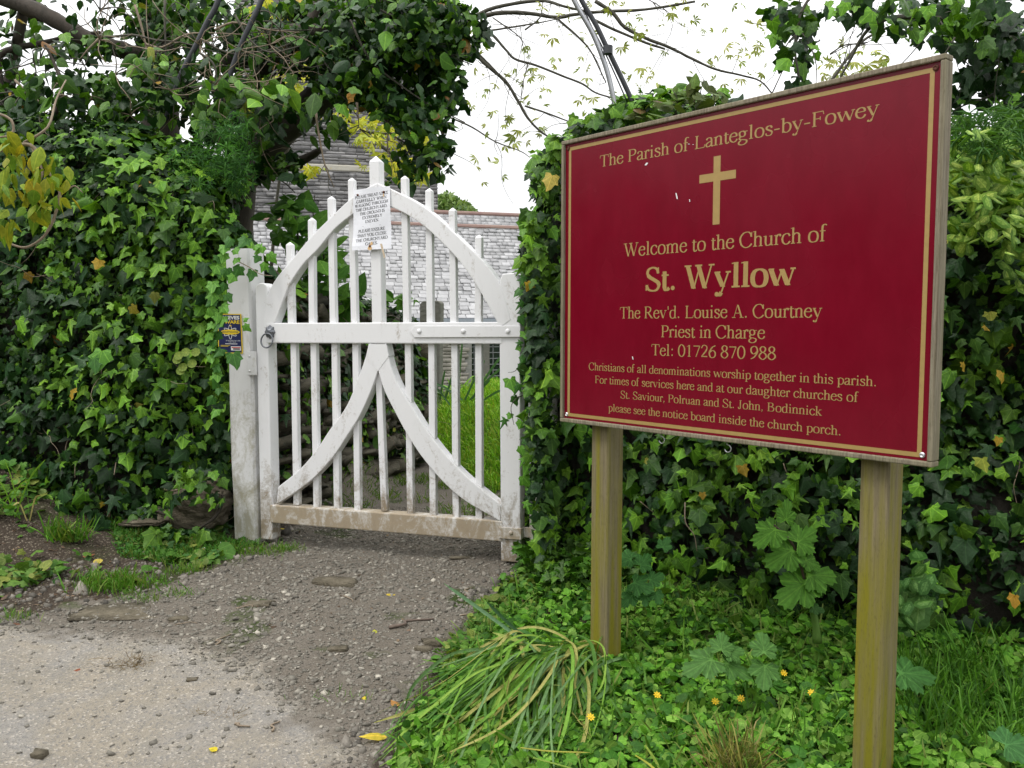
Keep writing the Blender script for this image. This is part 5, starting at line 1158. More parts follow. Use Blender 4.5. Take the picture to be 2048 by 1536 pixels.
twigs(tr, np.array([at(*q) for q in ((200, 80, 5.3), (300, 100, 5.3), (400, 90, 5.3), (480, 100, 5.3), (340, 180, 5.2), (430, 170, 5.1), (260, 230, 5.2), (520, 200, 5.2), (540, 90, 5.4), (520, 330, 5.6), (100, 200, 5.2))]), np.tile([[.3, -.15, .15]], (11, 1)), .45, .0038, 75, "twig", M_TWIG, wig=.4, droop=0)
TRE = [(740, 40, 200, 90, 6.0, .6, 1500), (850, 60, 130, 70, 5.9, .5, 700), (800, 150, 130, 80, 5.8, .5, 800), (860, 200, 70, 60, 5.7, .4, 330), (905, 60, 80, 60, 5.9, .4, 330), (680, 120, 140, 50, 6.0, .5, 260), (600, 200, 100, 40, 5.7, .4, 120), (700, 170, 90, 40, 5.7, .4, 130),
       (810, 235, 60, 40, 5.6, .3, 80), (845, 300, 45, 45, 5.6, .3, 70), (885, 310, 25, 40, 5.7, .3, 34), (800, 335, 50, 35, 5.6, .3, 44), (640, 250, 60, 25, 5.6, .3, 25), (560, 150, 90, 70, 5.9, .5, 200), (450, 50, 120, 60, 6.0, .5, 260), (330, 60, 70, 120, 6.3, .5, 700), (230, 20, 80, 40, 6.0, .4, 140),
       (70, 60, 90, 70, 6.0, .5, 200), (30, 170, 60, 70, 6.2, .4, 420), (120, 100, 90, 50, 6.0, .4, 180), (170, 95, 70, 25, 6.0, .3, 200), (150, 190, 130, 50, 5.3, .4, 300), (260, 190, 80, 55, 5.4, .4, 230), (400, 180, 110, 70, 5.5, .4, 330), (480, 250, 90, 50, 5.5, .4, 300), (520, 60, 80, 50, 6, .4, 150),
       (500, 330, 60, 30, 5.8, .3, 160), (40, 260, 70, 40, 5.2, .3, 200), (600, 40, 90, 50, 6.2, .4, 200), (560, 320, 50, 30, 5.6, .3, 40), (590, 345, 15, 25, 5.5, .1, 12), (640, 90, 100, 40, 6.5, .3, 150), (400, 20, 60, 50, 6.4, .3, 200)]
foliage(tr, [(*q[:6], int(q[6] * (1.3 if q[0] > 560 else .95))) for q in TRE], .066, w=(5.5, 5.0, .9, .14), tm=OVATE + IVY[:2], nr=(0, -.5, .6), jit=.6, up=(0, 0, -1), upj=.45, clump=(3.4, .41))
foliage(tr, [(440, 210, 60, 70, 5.1, .2, 110), (300, 115, 30, 30, 5.2, .15, 40), (540, 185, 40, 25, 5.1, .2, 30)], .075, w=(2, 5, 3, .1), tm=OVATE, up=(.2, -.2, -.8), nr=(0, -.8, .5), limit=60, names=("leaf", "near_leaves"))
cl = thing("cleavers_patch", at(450, 320, 5.0), "feathery goosegrass stems scrambling over the hedge top under the tree", "plant")
foliage(cl, [(450, 290, 60, 75, 5.0, .4, 260), (400, 330, 60, 50, 4.9, .3, 110), (480, 350, 30, 40, 4.9, .2, 90)], .042, tm=CLEAV, mats=[M_SOFT], C=[(.05, .15, .03), (.07, .2, .03), (.04, .12, .03)], jit=.8, upj=.9, limit=120)

# leafy young branches against the sky
sy = thing("sycamore_tree", at(960, 100, 8), "bare spring tree with thin branches and tiny fresh yellow-green leaves against the white sky", "tree")
BR = [([(925, 45, 7.6), (970, 31, 7.6), (1010, 25, 7.6), (1060, 27, 7.6), (1112, 35, 7.6), (1150, 29, 7.6), (1210, 23, 7.6), (1290, 19, 7.6), (1390, 3, 7.6)], .022, .010), ([(925, 50, 7.5), (975, 20, 7.5), (1040, 5, 7.5), (1090, 2, 7.5), (1125, 12, 7.5), (1170, 22, 7.5), (1205, 25, 7.5)], .018, .008),
      ([(900, 35, 7.6), (955, 50, 7.5), (985, 70, 7.5), (1012, 100, 7.5), (1030, 118, 7.5), (1070, 130, 7.5), (1120, 150, 7.5), (1165, 168, 7.5), (1190, 185, 7.5), (1225, 196, 7.5)], .015, .007), ([(940, 92, 7.4), (968, 125, 7.4), (1010, 162, 7.4), (1035, 200, 7.4), (1055, 235, 7.4), (1080, 262, 7.4), (1115, 284, 7.4)], .020, .007),
      ([(1050, 212, 7.4), (1090, 225, 7.4), (1135, 242, 7.4), (1160, 250, 7.4)], .009, .004), ([(1112, 35, 7.5), (1150, 68, 7.5), (1180, 100, 7.5), (1200, 140, 7.5), (1212, 165, 7.5)], .010, .005), ([(1190, 2, 7.6), (1225, 25, 7.6), (1250, 55, 7.6), (1300, 80, 7.6), (1340, 95, 7.6), (1385, 118, 7.6), (1430, 138, 7.6), (1480, 150, 7.6), (1520, 162, 7.6), (1545, 188, 7.6)], .018, .006),
      ([(1185, 38, 7.6), (1230, 60, 7.6), (1290, 85, 7.6), (1330, 98, 7.6)], .013, .009), ([(900, 235, 7.2), (945, 255, 7.2), (990, 283, 7.2), (1040, 302, 7.2), (1060, 315, 7.2)], .008, .003), ([(1055, 128, 7.3), (1052, 142, 7.3), (1045, 170, 7.3), (1042, 195, 7.3)], .006, .003), ([(1050, 60, 7.3), (1080, 35, 7.3), (1085, 5, 7.3)], .008, .004),
      ([(955, 105, 7.3), (990, 140, 7.3), (1012, 165, 7.3)], .008, .004), ([(975, 62, 7.3), (1020, 55, 7.3), (1080, 45, 7.3), (1115, 38, 7.3)], .009, .004), ([(985, 35, 7.3), (1040, 75, 7.3), (1042, 100, 7.3)], .006, .003), ([(1290, -5, 7.6), (1330, 20, 7.6), (1345, 50, 7.6)], .005, .002), ([(1545, 185, 7.5), (1600, 70, 7.5), (1640, 20, 7.5)], .006, .003),
      ([(1660, 165, 5.2), (1700, 110, 5.2), (1735, 75, 5.2), (1800, 45, 5.2)], .010, .008), ([(1660, 108, 5.2), (1690, 90, 5.2), (1728, 88, 5.2)], .005, .004)]
for L_, a, c in BR:
    px_tube(sy, "branch", M_TWIGD, L_, a, c, 6, 4); Pq = crom([at(*q) for q in L_], 3)
    ends = twigs(sy, Pq[1:], np.gradient(Pq, axis=0)[1:] * 6 + np.array([0, 0, -.2]), .45, .003, 5, "twig", M_TWIGD, droop=.0)
foliage(sy, [(1050, 90, 130, 90, 7.4, .5, 45), (1010, 230, 90, 70, 7.3, .4, 50), (1120, 190, 90, 80, 7.4, .5, 45), (1200, 50, 120, 50, 7.5, .4, 30), (1400, 60, 130, 70, 7.5, .5, 55), (1330, 160, 120, 60, 7.5, .5, 55), (1140, 260, 60, 30, 7.4, .3, 50), (985, 330, 40, 60, 7.4, .3, 8), (900, 180, 50, 50, 7.3, .3, 20), (1480, 130, 60, 60, 7.5, .3, 40), (1720, 130, 80, 50, 6, .4, 60)],
        .060, tm=SPRAY, mats=[M_SOFT], C=[(.30, .34, .08), (.36, .38, .10), (.24, .30, .07)], up=(0, 0, -.8), upj=.7, jit=.8, clump=(2.4, .42), names=("leaf", "leaves"))
yb = thing("field_maple", at(700, 420, 9), "far tree with acid-yellow spring leaves in front of the church tower", "tree")
foliage(yb, [(735, 265, 50, 25, 9, .5, 40), (700, 230, 60, 40, 9, .5, 30), (850, 265, 25, 20, 9, .5, 30), (560, 170, 70, 80, 9, .5, 160), (640, 80, 60, 60, 9, .5, 60), (820, 340, 40, 25, 9, .4, 50), (500, 240, 30, 60, 9, .4, 40), (770, 300, 60, 50, 9, .4, 26), (540, 30, 60, 40, 9, .4, 60), (630, 335, 30, 12, 9, .3, 10)], .10, tm=SPRAY, mats=[M_SOFT], C=[(.48, .50, .05), (.52, .50, .04), (.40, .46, .06)], up=(0, 0, -.8), upj=.6, jit=.7, clump=(1.8, .35))
for q in ([(540, 560, 9.2), (560, 350, 9.1), (600, 250, 9), (650, 210, 9), (760, 290, 9)], [(560, 350, 9.1), (540, 180, 9), (560, 20, 9)], [(680, 225, 9), (740, 265, 9), (850, 262, 9)], [(760, 290, 9), (820, 335, 9)]): px_tube(yb, "branch", M_TWIGD, q, .02, .006, 5)
dt = thing("distant_tree", at(905, 440, 42), "rounded pale green tree far behind the church roofs", "tree")
px_tube(dt, "trunk", M_BARK, [(895, 560, 42), (895, 420, 42)], .4, .2)
foliage(dt, [(890, 420, 38, 34, 42, 2, 1900), (920, 425, 30, 22, 42, 2, 1000), (870, 440, 40, 50, 42, 2, 1000), (940, 435, 25, 16, 42, 2, 400)], .21, tm=OVATE, mats=[M_SOFT], C=[(.14, .22, .06), (.18, .26, .08), (.08, .14, .04)], jit=.9, upj=.9, limit=80)

# upper right: ivy hanging out of an ash
ut = thing("ivy_covered_tree", at(2000, 300, 3.7), "ivy-hung tree limbs dangling leaves above the raised corner of the parish board", "tree")
for q, a, c in (([(2150, 420, 3.9), (2080, 200, 3.8), (2000, 60, 3.7), (1960, -60, 3.7)], .05, .035), ([(2010, 80, 3.7), (1900, 40, 3.7), (1790, 35, 3.7), (1735, 60, 3.7), (1700, 120, 3.7), (1675, 165, 3.7)], .016, .003), ([(1740, -60, 3.6), (1640, -20, 3.6), (1600, 30, 3.6), (1590, 100, 3.6), (1598, 160, 3.6), (1585, 200, 3.6)], .008, .003),
                ([(2030, 160, 3.5), (1985, 190, 3.5), (1930, 210, 3.5), (1900, 225, 3.5)], .006, .002), ([(1910, 75, 3.4), (1895, 100, 3.4), (1886, 110, 3.4)], .004, .002), ([(1735, 85, 3.7), (1700, 90, 3.7), (1660, 110, 3.7)], .003, .0015)):
    px_tube(ut, "branch", M_TWIGD, q, a, c, 7)
src = np.array([at(*q) for q in ((1960, 60, 3.6), (1880, 40, 3.6), (2010, 160, 3.6), (1600, 60, 3.6), (1990, 250, 3.4))]); twigs(ut, src, np.tile([[0, -.1, -.3]], (5, 1)), .4, .003, 22, "twig", M_TWIGD)
foliage(ut, [(1590, 70, 50, 70, 3.6, .2, 62), (1580, 30, 45, 35, 3.6, .2, 30), (1598, 165, 26, 60, 3.6, .12, 40), (1640, 30, 40, 25, 3.6, .15, 8), (1700, 10, 50, 25, 3.6, .2, 16), (1750, 15, 50, 40, 3.7, .2, 26), (1850, 25, 90, 55, 3.7, .3, 120), (1930, 50, 80, 60, 3.6, .3, 120), (2010, 100, 60, 120, 3.5, .3, 260), (2035, 230, 35, 70, 3.5, .3, 90), (1950, 160, 55, 60, 3.5, .2, 40), (1925, 210, 30, 40, 3.5, .15, 14), (2000, 20, 60, 40, 3.5, .2, 70), (2020, 330, 50, 60, 3.3, .2, 60)],
        .052, w=(6, 4, 2, .12), tm=IVY[:5], nr=(0, -.7, .4), jit=.5, up=(0, 0, -1), upj=.35, fresh=(3, 1.2), clump=(6, .36))
tb = thing("bramble_shoots", at(1390, 200, 3.6), "bronze and green bramble shoots rising out of the hedge behind the board's top edge", "plant")
foliage(tb, [(1400, 185, 40, 22, 3.55, .1, 26), (1350, 200, 30, 18, 3.55, .1, 22), (1430, 205, 25, 12, 3.55, .1, 12), (1290, 225, 30, 12, 3.55, .1, 14)], .052, tm=OVATE, mats=[M_SOFT], C=[(.07, .10, .02), (.10, .17, .03), (.09, .06, .02)], up=(0, 0, .2), upj=.8)
for q in ([(1395, 230, 3.6), (1400, 190, 3.55), (1408, 158, 3.55)], [(1350, 235, 3.6), (1355, 200, 3.55), (1345, 180, 3.55)], [(1425, 225, 3.6), (1430, 190, 3.55)]): px_tube(tb, "stem", M_TWIGD, q, .003, .0015, 5)
leafset(tb, [(1352, 172, 3.5, .05, (.08, .17, .03), 60, 0), (1330, 182, 3.5, .045, (.08, .17, .03), 300, 0), (1385, 165, 3.5, .055, (.07, .09, .02), 200, 0), (1415, 172, 3.5, .045, (.06, .08, .02), 120, 0)], OVATE, [M_SOFT])

# unseen hedge beside and behind the camera, added to darken the board's reflection
LH = Bank([(-7.0, 7.5, 4.2, .2), (-9.5, 4.6, 4.4, .1), (-10.5, 1.0, 4.5, 0), (-9, -3.2, 4.2, -.1), (-4, -5.2, 3.6, -.2), (2, -5.4, 3.4, -.2), (7, -5.6, 3.4, -.2)], 1.5, 55, .5, .4, side=-1)
lnh = thing("unseen_lane_hedge", (-9.5, 1, 0), "unseen dark hedge added across the lane for the glossy board to mirror", "hedge")
LH.core("earth_core", M_EARTH, lnh)
ivy_on(LH, 7000, .17, lnh, w=(6, 4, 1, 0), limit=0, dmax=.3, hole=.2)

# yellowing ivy branch at the picture's left edge
ybn = thing("yellow_leaved_branch", at(60, 300, 3.6), "pale crooked twig with drooping yellow-green leaves in front of the dark hedge", "branch")
for q, a in (([(-30, 225, 3.6), (5, 230, 3.6), (25, 245, 3.6), (22, 270, 3.6), (-20, 275, 3.6)], .007), ([(-30, 310, 3.6), (20, 295, 3.6), (60, 290, 3.6), (85, 320, 3.6), (105, 355, 3.6), (120, 385, 3.6), (113, 420, 3.6), (100, 455, 3.6), (80, 480, 3.6), (50, 495, 3.6), (20, 488, 3.6)], .009),
             ([(115, 395, 3.6), (135, 380, 3.6), (150, 372, 3.6), (165, 385, 3.6)], .004), ([(48, 285, 3.7), (95, 255, 3.7), (112, 200, 3.8), (132, 160, 3.9)], .006), ([(62, 293, 3.6), (85, 340, 3.6), (80, 370, 3.6), (110, 372, 3.6)], .005)):
    px_tube(ybn, "twig", M_TWIG, q, a, a * .5, 7)
YC = [(.20, .27, .02), (.26, .28, .02), (.12, .22, .02), (.30, .26, .02), (.16, .26, .03)]
foliage(ybn, [(25, 285, 40, 35, 3.55, .12, 16), (50, 330, 70, 50, 3.5, .15, 22), (20, 370, 50, 50, 3.5, .12, 16), (100, 350, 50, 50, 3.5, .12, 14), (75, 410, 30, 35, 3.5, .1, 12), (120, 390, 28, 25, 3.5, .1, 8), (10, 430, 25, 25, 3.55, .1, 8)], .060, tm=LANCE + OVATE[:2], mats=[M_SOFT], C=YC, up=(0, -.1, -1), upj=.28, nr=(0, -.9, .2), jit=.55)

# ------------------------------------------------------------------ stays and guards of the overhead-line poles
def rods(name, label, L, r, m, group=None, clip=None, n=8):
    t = thing(name, at(*L[-1]), label, "cable", group); P = crom([at(*q) for q in L], 6); MB().tube(P, r, n).build("tube", m, t, smooth=True)
    if clip: q = at(*clip); MB().tube([q + np.array([0, 0, -.018]), q + np.array([0, 0, .018])], r * 1.9, 8).build("clip", M_TUBE, t)
    return t
G_ = "stay wires and their plastic guards"
rods("stay_guard", "dark plastic stay guard running down through the tree, the one farther from the gate", [(455, -70, 5.4), (435, 5, 5.4), (414, 45, 5.4), (390, 95, 5.4), (362, 150, 5.4), (345, 200, 5.4), (330, 245, 5.4)], .0175, M_TUBE, G_)
rods("stay_guard", "dark plastic stay guard running down through the tree, the one nearer the gate", [(545, -70, 5.4), (523, 0, 5.4), (500, 50, 5.4), (478, 100, 5.4), (450, 180, 5.4), (430, 255, 5.4), (425, 290, 5.4)], .0175, M_TUBE, G_)
rods("stay_wire", "thick pale galvanised stay wire slanting down into the ivy above the board", [(1120, -70, 4.0), (1148, 0, 4.0), (1186, 68, 4.0), (1212, 135, 4.0), (1226, 192, 4.0), (1234, 240, 4.0)], .0115, M_GALV, G_)
rods("stay_guard", "black plastic guard tube with a clip slanting down behind the board", [(1130, -70, 4.0), (1163, 0, 4.0), (1192, 50, 4.0), (1216, 100, 4.0), (1245, 160, 4.0), (1270, 215, 4.0), (1285, 250, 4.0)], .0115, M_TUBE, G_, (1216, 100, 3.99))
rods("stay_wire", "thinnest stay wire, between the pale one and the black guard", [(1140, -70, 4.02), (1172, 28, 4.02), (1205, 95, 4.02), (1235, 160, 4.02), (1262, 222, 4.02)], .0035, M_TUBE, G_, n=5)

# ------------------------------------------------------------------ ground cover, herbs and grass
def ground_pts(poly, n, seed_mask=None):
    """n random ground points inside a photo-pixel polygon laid on the ground"""
    W = poly_px(poly); lo, hi = W.min(0), W.max(0); out = []
    while len(out) < n:
        q = RNG.uniform(lo, hi, (n * 3, 2)); q = q[sdist(q, W) > 0]
        if seed_mask is not None: q = q[RNG.random(len(q)) < seed_mask(q)]
        out += list(q)
    q = np.array(out[:n]); return np.c_[q, hgt(q[:, 0], q[:, 1])]
def herb(parent, P, size, tm, C, hmax, mats=None, limit=300, names=("leaf", "leaves"), tilt=.45, upj=.9, npal=10):
    n = len(P); P = P.copy(); P[:, 2] += RNG.random(n) ** .8 * hmax * (.4 + vnoise(P, 5, 8, 2)) ; nr = np.array([0, -.25, 1.0]) + RNG.normal(0, tilt, (n, 3)); up = np.c_[RNG.normal(0, upj, (n, 2)), RNG.normal(0, .1, n)] + np.array([0, -.35, 0])
    R = frames(nr, up); S = size * RNG.lognormal(0, .28, n); Cc = np.array(C)[RNG.integers(0, len(C), n)] * RNG.uniform(.75, 1.25, (n, 1)) * (.55 + .55 * np.clip((P[:, 2] - hgt(P[:, 0], P[:, 1])) / hmax, 0, 1))[:, None] ** .5  # leaves nearer the ground coloured darker, as if shaded by those above
    scatter(parent, names[0], names[1], tm, P, R, S, Cc, mats or [M_SOFT], limit, npal=npal)
cel = thing("celandine_patch", gpt(1450, 1400), "bright green celandine carpet around the feet of both board posts", "plants")
COVER = [(1050, 1165), (985, 1235), (930, 1300), (880, 1370), (830, 1440), (770, 1560), (700, 1800), (2700, 1900), (2600, 1330), (2048, 1290), (1700, 1235), (1250, 1175)]
GC = [(.12, .30, .025), (.15, .35, .035), (.10, .26, .025), (.20, .38, .06), (.07, .20, .02), (.045, .14, .018), (.04, .12, .015), (.14, .26, .04)]
dens = lambda q: np.clip(sst(.0, .14, -sdist(q, GRAV)) * (.35 + 1.0 * vnoise(np.c_[q, 0 * q[:, :1]], 6, 2, 2)) + .02, 0, 1)
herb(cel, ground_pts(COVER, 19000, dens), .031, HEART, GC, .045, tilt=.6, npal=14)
def blades(parent, P, h, C, name="blades", w=1.0, lean=.5, dirn=None, kind="stuff", label=None):
    n = len(P); up = np.c_[RNG.normal(0, lean, (n, 2)), np.ones(n)] + (0 if dirn is None else np.array(dirn)); up /= np.linalg.norm(up, axis=1)[:, None]
    sd = RNG.normal(0, 1, (n, 3)); x = np.cross(up, sd); x /= np.linalg.norm(x, axis=1)[:, None]; y = np.cross(up, x); R = np.stack([x, y, up], 2); S = h * np.clip(RNG.lognormal(0, .35, n), .4, 1.6)
    Cc = np.array(C)[RNG.integers(0, len(C), n)] * RNG.uniform(.75, 1.25, (n, 1)); tid = RNG.integers(0, 3, n); M = R * np.stack([S * w, S, S], 1)[:, None, :]
    return merged(name, BLADE, tid, M, P, Cc, [M_GRASS], parent, kind, label)
GRC = [(.09, .22, .02), (.13, .27, .03), (.07, .17, .02), (.2, .26, .06)]
blades(cel, ground_pts(COVER, 1600, dens), .10, GRC, w=.8)
blades(cel, ground_pts([(1180, 1180), (1600, 1215), (1650, 1260), (1200, 1240)], 500), .07, [(.22, .30, .07), (.14, .25, .04)], name="stalks", w=.6)
# little yellow flowers
def flower(px, py, r, n, m, name, label, cat, grp, h=.09, parent=None, lean=0):
    g = gpt(px, py); top = g + np.array([lean, -.02, h]); t = thing(name, g, label, cat, grp)
    MB().tube([g, (g + top) / 2 + np.array([.005, 0, 0]), top], .0014, 4).build("stem", M_STALK, t); b = MB(); nrm = np.array([RNG.normal(0, .2), -.6, .8]); nrm /= np.linalg.norm(nrm); a = np.cross(nrm, [1, 0, 0]); a /= np.linalg.norm(a); c = np.cross(nrm, a)
    for k in range(n):
        q = 2 * math.pi * k / n; d = a * math.cos(q) + c * math.sin(q); e = np.cross(nrm, d); b.add([top + d * r * .15, top + d * r * .6 + e * r * .8 / n * 2 + nrm * .001, top + d * r + nrm * r * .12, top + d * r * .6 - e * r * .8 / n * 2 + nrm * .001], [(0, 1, 2, 3)])
    b.build("petals", m, t)
    MB().tube([top - nrm * .001, top + nrm * r * .18], r * .26, 8).build("flower_centre", M_FYEL, t)
M_STALK = m_simple("green_stalk", (.10, .2, .03), .6, .3, 40, 0)
fy = [(1563, 1350, "on the carpet between the two board posts"), (1422, 1352, "beside the big lobed leaf by the nearer post foot"), (1618, 1390, "close to the taller board post"), (1312, 1395, "right of the drooping strap leaves"), (1427, 1408, "low among round leaves"), (1478, 1402, "beside a fallen tan leaf"), (995, 1424, "over the strap-leaf clump"), (1180, 1440, "between strap leaves and carpet")]
for px, py, w_ in fy[:6] + fy[6:]: flower(px, py + 20, .014, 8, M_FYEL, "celandine_flower", "small yellow celandine flower " + w_, "flower", "yellow celandine flowers", .05)
# strap leaves (daffodil) drooping towards the lane
df = thing("daffodil_clump", gpt(1120, 1330), "large clump of flattened grey-green daffodil leaves spilling towards the lane", "plant")
def strap(parent, P, w, m_, name="leaf", col=None, roll=0.0):
    """a strap leaf along 3-D points, slightly channelled"""
    Q_ = crom(P, 6); n = len(Q_); T = np.gradient(Q_, axis=0); T /= np.linalg.norm(T, axis=1)[:, None] + 1e-9; sd = np.cross(T, [0, 0, 1.0]); l = np.linalg.norm(sd, axis=1)[:, None]; sd = np.where(l > .05, sd / (l + 1e-9), np.array([1.0, 0, 0])); up = np.cross(sd, T)
    s_ = sd * math.cos(roll) + up * math.sin(roll); u_ = up * math.cos(roll) - sd * math.sin(roll); t = np.linspace(0, 1, n); ww = w * np.clip(np.minimum(1.0, (1 - t) * 7 + .15), .1, 1) * (.75 + .25 * np.minimum(t * 3, 1))
    A = Q_ - s_ * ww[:, None] / 2; B = Q_ + s_ * ww[:, None] / 2; C_ = Q_ - u_ * (ww * .16)[:, None]; V = np.vstack([A, C_, B]); F_ = []
    for i in range(n - 1): F_ += [(i, i + 1, n + i + 1), (i, n + i + 1, n + i), (n + i, n + i + 1, 2 * n + i + 1), (n + i, 2 * n + i + 1, 2 * n + i)]
    fc = np.repeat(np.array([col]), len(F_), 0); return link(name, mesh_from(name, V, np.array(F_), [m_], fc, True), parent)
DC = [(.075, .19, .025), (.10, .23, .03), (.055, .14, .025), (.12, .26, .035), (.15, .27, .04), (.085, .175, .06), (.11, .21, .08), (.035, .10, .015), (.25, .27, .08)]
root = gpt(1118, 1325)
for i in range(290):
    px = RNG.uniform(740, 1130) if i < 215 else RNG.uniform(1040, 1200); k = (1130 - px) / 390.0
    py = 1540 - (k * 30) * RNG.random() + RNG.uniform(-130, 70) * (1 - .2 * k) if px < 1130 else RNG.uniform(1400, 1520)
    if i < 215 and px < 860: py = min(max(py, 1440), 1560)
    if i % 7 == 0: px, py = RNG.uniform(830, 960), RNG.uniform(1330, 1440)
    e = gpt(px, py); s_ = root + np.array([RNG.normal(0, .09), RNG.normal(0, .06), 0]); D = e - s_; L = np.linalg.norm(D[:2]); hh = RNG.uniform(.02, .07) + .08 * RNG.random() ** 2
    side = np.array([-D[1], D[0], 0]) / (L + 1e-6) * RNG.normal(0, .055)
    P = [s_ - np.array([0, 0, .01]), s_ + D * .12 + np.array([0, 0, hh * .75]), s_ + D * .38 + side + np.array([0, 0, hh]), s_ + D * .72 + side + np.array([0, 0, hh * .55]), e + np.array([0, 0, RNG.uniform(.01, .04)])]
    strap(df, P, RNG.uniform(.0055, .013), M_SOFT, col=DC[RNG.integers(0, 9)], roll=RNG.normal(0, .5))
def spx(L, w, col, roll=.3): strap(df, [at(*q) for q in L], w, M_SOFT, col=col, roll=roll)
ry = root[1]
spx([(1105, 1335, ry), (1050, 1285, ry + .05), (965, 1222, ry + .12), (888, 1167, ry + .15)], .013, (.10, .20, .10), 1.2)
spx([(1100, 1320, ry), (1060, 1285, ry), (1010, 1240, ry), (973, 1203, ry)], .012, (.03, .08, .03), 1.2)
spx([(1105, 1320, ry), (1085, 1288, ry), (1045, 1262, ry), (1005, 1270, ry)], .014, (.05, .14, .03), .6)
spx([(1110, 1315, ry), (1060, 1290, ry - .05), (985, 1265, ry - .05)], .014, (.24, .33, .08), .8)
spx([(1050, 1310, ry), (1100, 1285, ry - .05), (1160, 1292, ry - .1), (1200, 1330, ry - .12), (1245, 1385, ry - .15), (1275, 1405, ry - .16)], .018, (.09, .20, .07), .5)
spx([(1190, 1352, ry - .05), (1240, 1385, ry - .12), (1300, 1450, ry - .2)], .026, (.11, .21, .09), .4)
spx([(1090, 1340, ry - .1), (1095, 1375, ry - .18), (1130, 1402, ry - .22), (1180, 1430, ry - .3), (1260, 1455, ry - .36)], .02, (.10, .2, .08), .4)
spx([(1100, 1330, ry), (1130, 1290, ry - .05), (1135, 1330, ry - .1), (1118, 1375, ry - .15)], .014, (.12, .25, .04), .6)
spx([(1180, 1430, ry - .3), (1205, 1490, ry - .38), (1228, 1545, ry - .45)], .012, (.10, .2, .10), .5)
spx([(1165, 1310, ry - .06), (1160, 1335, ry - .08), (1175, 1370, ry - .1)], .014, (.42, .42, .16), .6)
for q, c in (([(1040, 1495, 2.3), (1100, 1502, 2.28), (1180, 1505, 2.28)], (.28, .30, .06)), ([(1065, 1515, 2.25), (1120, 1530, 2.22), (1180, 1548, 2.2)], (.16, .26, .05)), ([(1270, 1510, 2.2), (1300, 1530, 2.18), (1330, 1560, 2.15)], (.28, .32, .05)), ([(1290, 1490, 2.22), (1310, 1520, 2.2), (1330, 1560, 2.18)], (.2, .3, .05))): spx(q, .017, c, .3)
# hogweed: the tall one and the two low rosettes
def bigleaf(parent, px, py, Y, s_, ang, nr, c, k):
    s_ *= .88; p = at(px, py, Y); q = math.radians(ang); R = frames(np.array([nr]), np.array([[math.sin(q), -.1, math.cos(q)]]))[0] * s_; tp = BIGL[k % 3]; n = len(tp[1]); j = 1 + .16 * np.cos(np.arange(n) * 1.7)
    return link("leaf", mesh_from("leaf", tp[0] @ R.T + p, tp[1], [M_SOFT], np.array([c]) * j[:, None], lp=tp[0]), parent)
hw1 = thing("hogweed", gpt(1632, 1300), "tall hogweed with big lobed leaves on a purplish stem, between the board posts", "plant", "hogweed plants")
HY = 2.98
px_tube(hw1, "stem", M_STALK, [(1634, 1285, HY), (1630, 1240, HY), (1615, 1195, HY)], .016, .009, 8)
px_tube(hw1, "leaf_stalk", m_simple("purple_stalk", (.07, .04, .03), .6, .3), [(1615, 1195, HY), (1604, 1140, HY - .02), (1592, 1100, HY - .02), (1572, 1072, HY - .02), (1548, 1050, HY - .02)], .006, .004, 6)
HC = (.06, .19, .022)
for q in ((1552, 1058, .115, 235, (-.1, -.8, .6)), (1572, 1040, .085, 20, (.3, -.9, .2)), (1595, 1085, .12, 55, (.2, -.8, .5)), (1585, 1100, .13, 240, (-.1, -.8, .5)), (1618, 1150, .135, 78, (.2, -.7, .6)), (1612, 1165, .15, 232, (0, -.75, .6)), (1612, 1120, .07, 120, (.2, -.8, .5))):
    bigleaf(hw1, q[0], q[1], HY - .03, q[2], q[3], q[4], tuple(RNG.uniform(.8, 1.2) * np.array([.085, .22, .024])), int(q[0]) % 3)
bigleaf(hw1, 1625, 1215, HY - .04, .05, 110, (0, -.6, .8), (.05, .13, .03), 1)
hw2 = thing("hogweed", gpt(1440, 1345), "low hogweed rosette of grey-green lobed leaves in the celandine nearer the smaller-looking post", "plant", "hogweed plants")
for q in ((1425, 1318, .12, 240, (-.1, -.5, .8)), (1442, 1300, .08, 10, (0, -.6, .7)), (1452, 1325, .10, 130, (.2, -.5, .8)), (1455, 1305, .07, 60, (.1, -.6, .8))): bigleaf(hw2, q[0], q[1], 2.62, q[2], q[3], q[4], (.07, .17, .035), int(q[0]) % 3)
hw3 = thing("hogweed", gpt(1530, 1345), "pair of grey-green lobed hogweed leaves near the yellow celandine flower", "plant", "hogweed plants")
for q in ((1528, 1305, .09, 5, (0, -.6, .7)), (1530, 1330, .10, 190, (0, -.5, .8))): bigleaf(hw3, q[0], q[1], 2.62, q[2], q[3], q[4], (.07, .17, .035), int(q[0]) % 3)
hw4 = thing("hogweed", gpt(1810, 1360), "single lobed hogweed leaf half behind the taller board post", "plant", "hogweed plants")
bigleaf(hw4, 1800, 1345, 2.5, .13, 80, (.1, -.5, .8), (.05, .15, .03), 0); bigleaf(hw4, 2010, 1490, 2.2, .11, 60, (.1, -.5, .8), (.05, .15, .04), 2)
av = thing("herb_bennet", gpt(1290, 1240), "dark green rounded three-part leaves at the ivy's foot beside the nearer-gate post", "plant")
for px, py, s_, a in ((1262, 1118, .075, 300), (1280, 1130, .08, 40), (1268, 1165, .09, 120), (1300, 1160, .07, 60), (1312, 1185, .055, 170), (1325, 1095, .06, 20), (1265, 1190, .07, 220), (1290, 1190, .05, 180), (1240, 1150, .05, 270)): bigleaf(av, px, py, 3.12, s_, a, (RNG.normal(0, .2), -.7, .6), (.045, .15, .03), int(px))
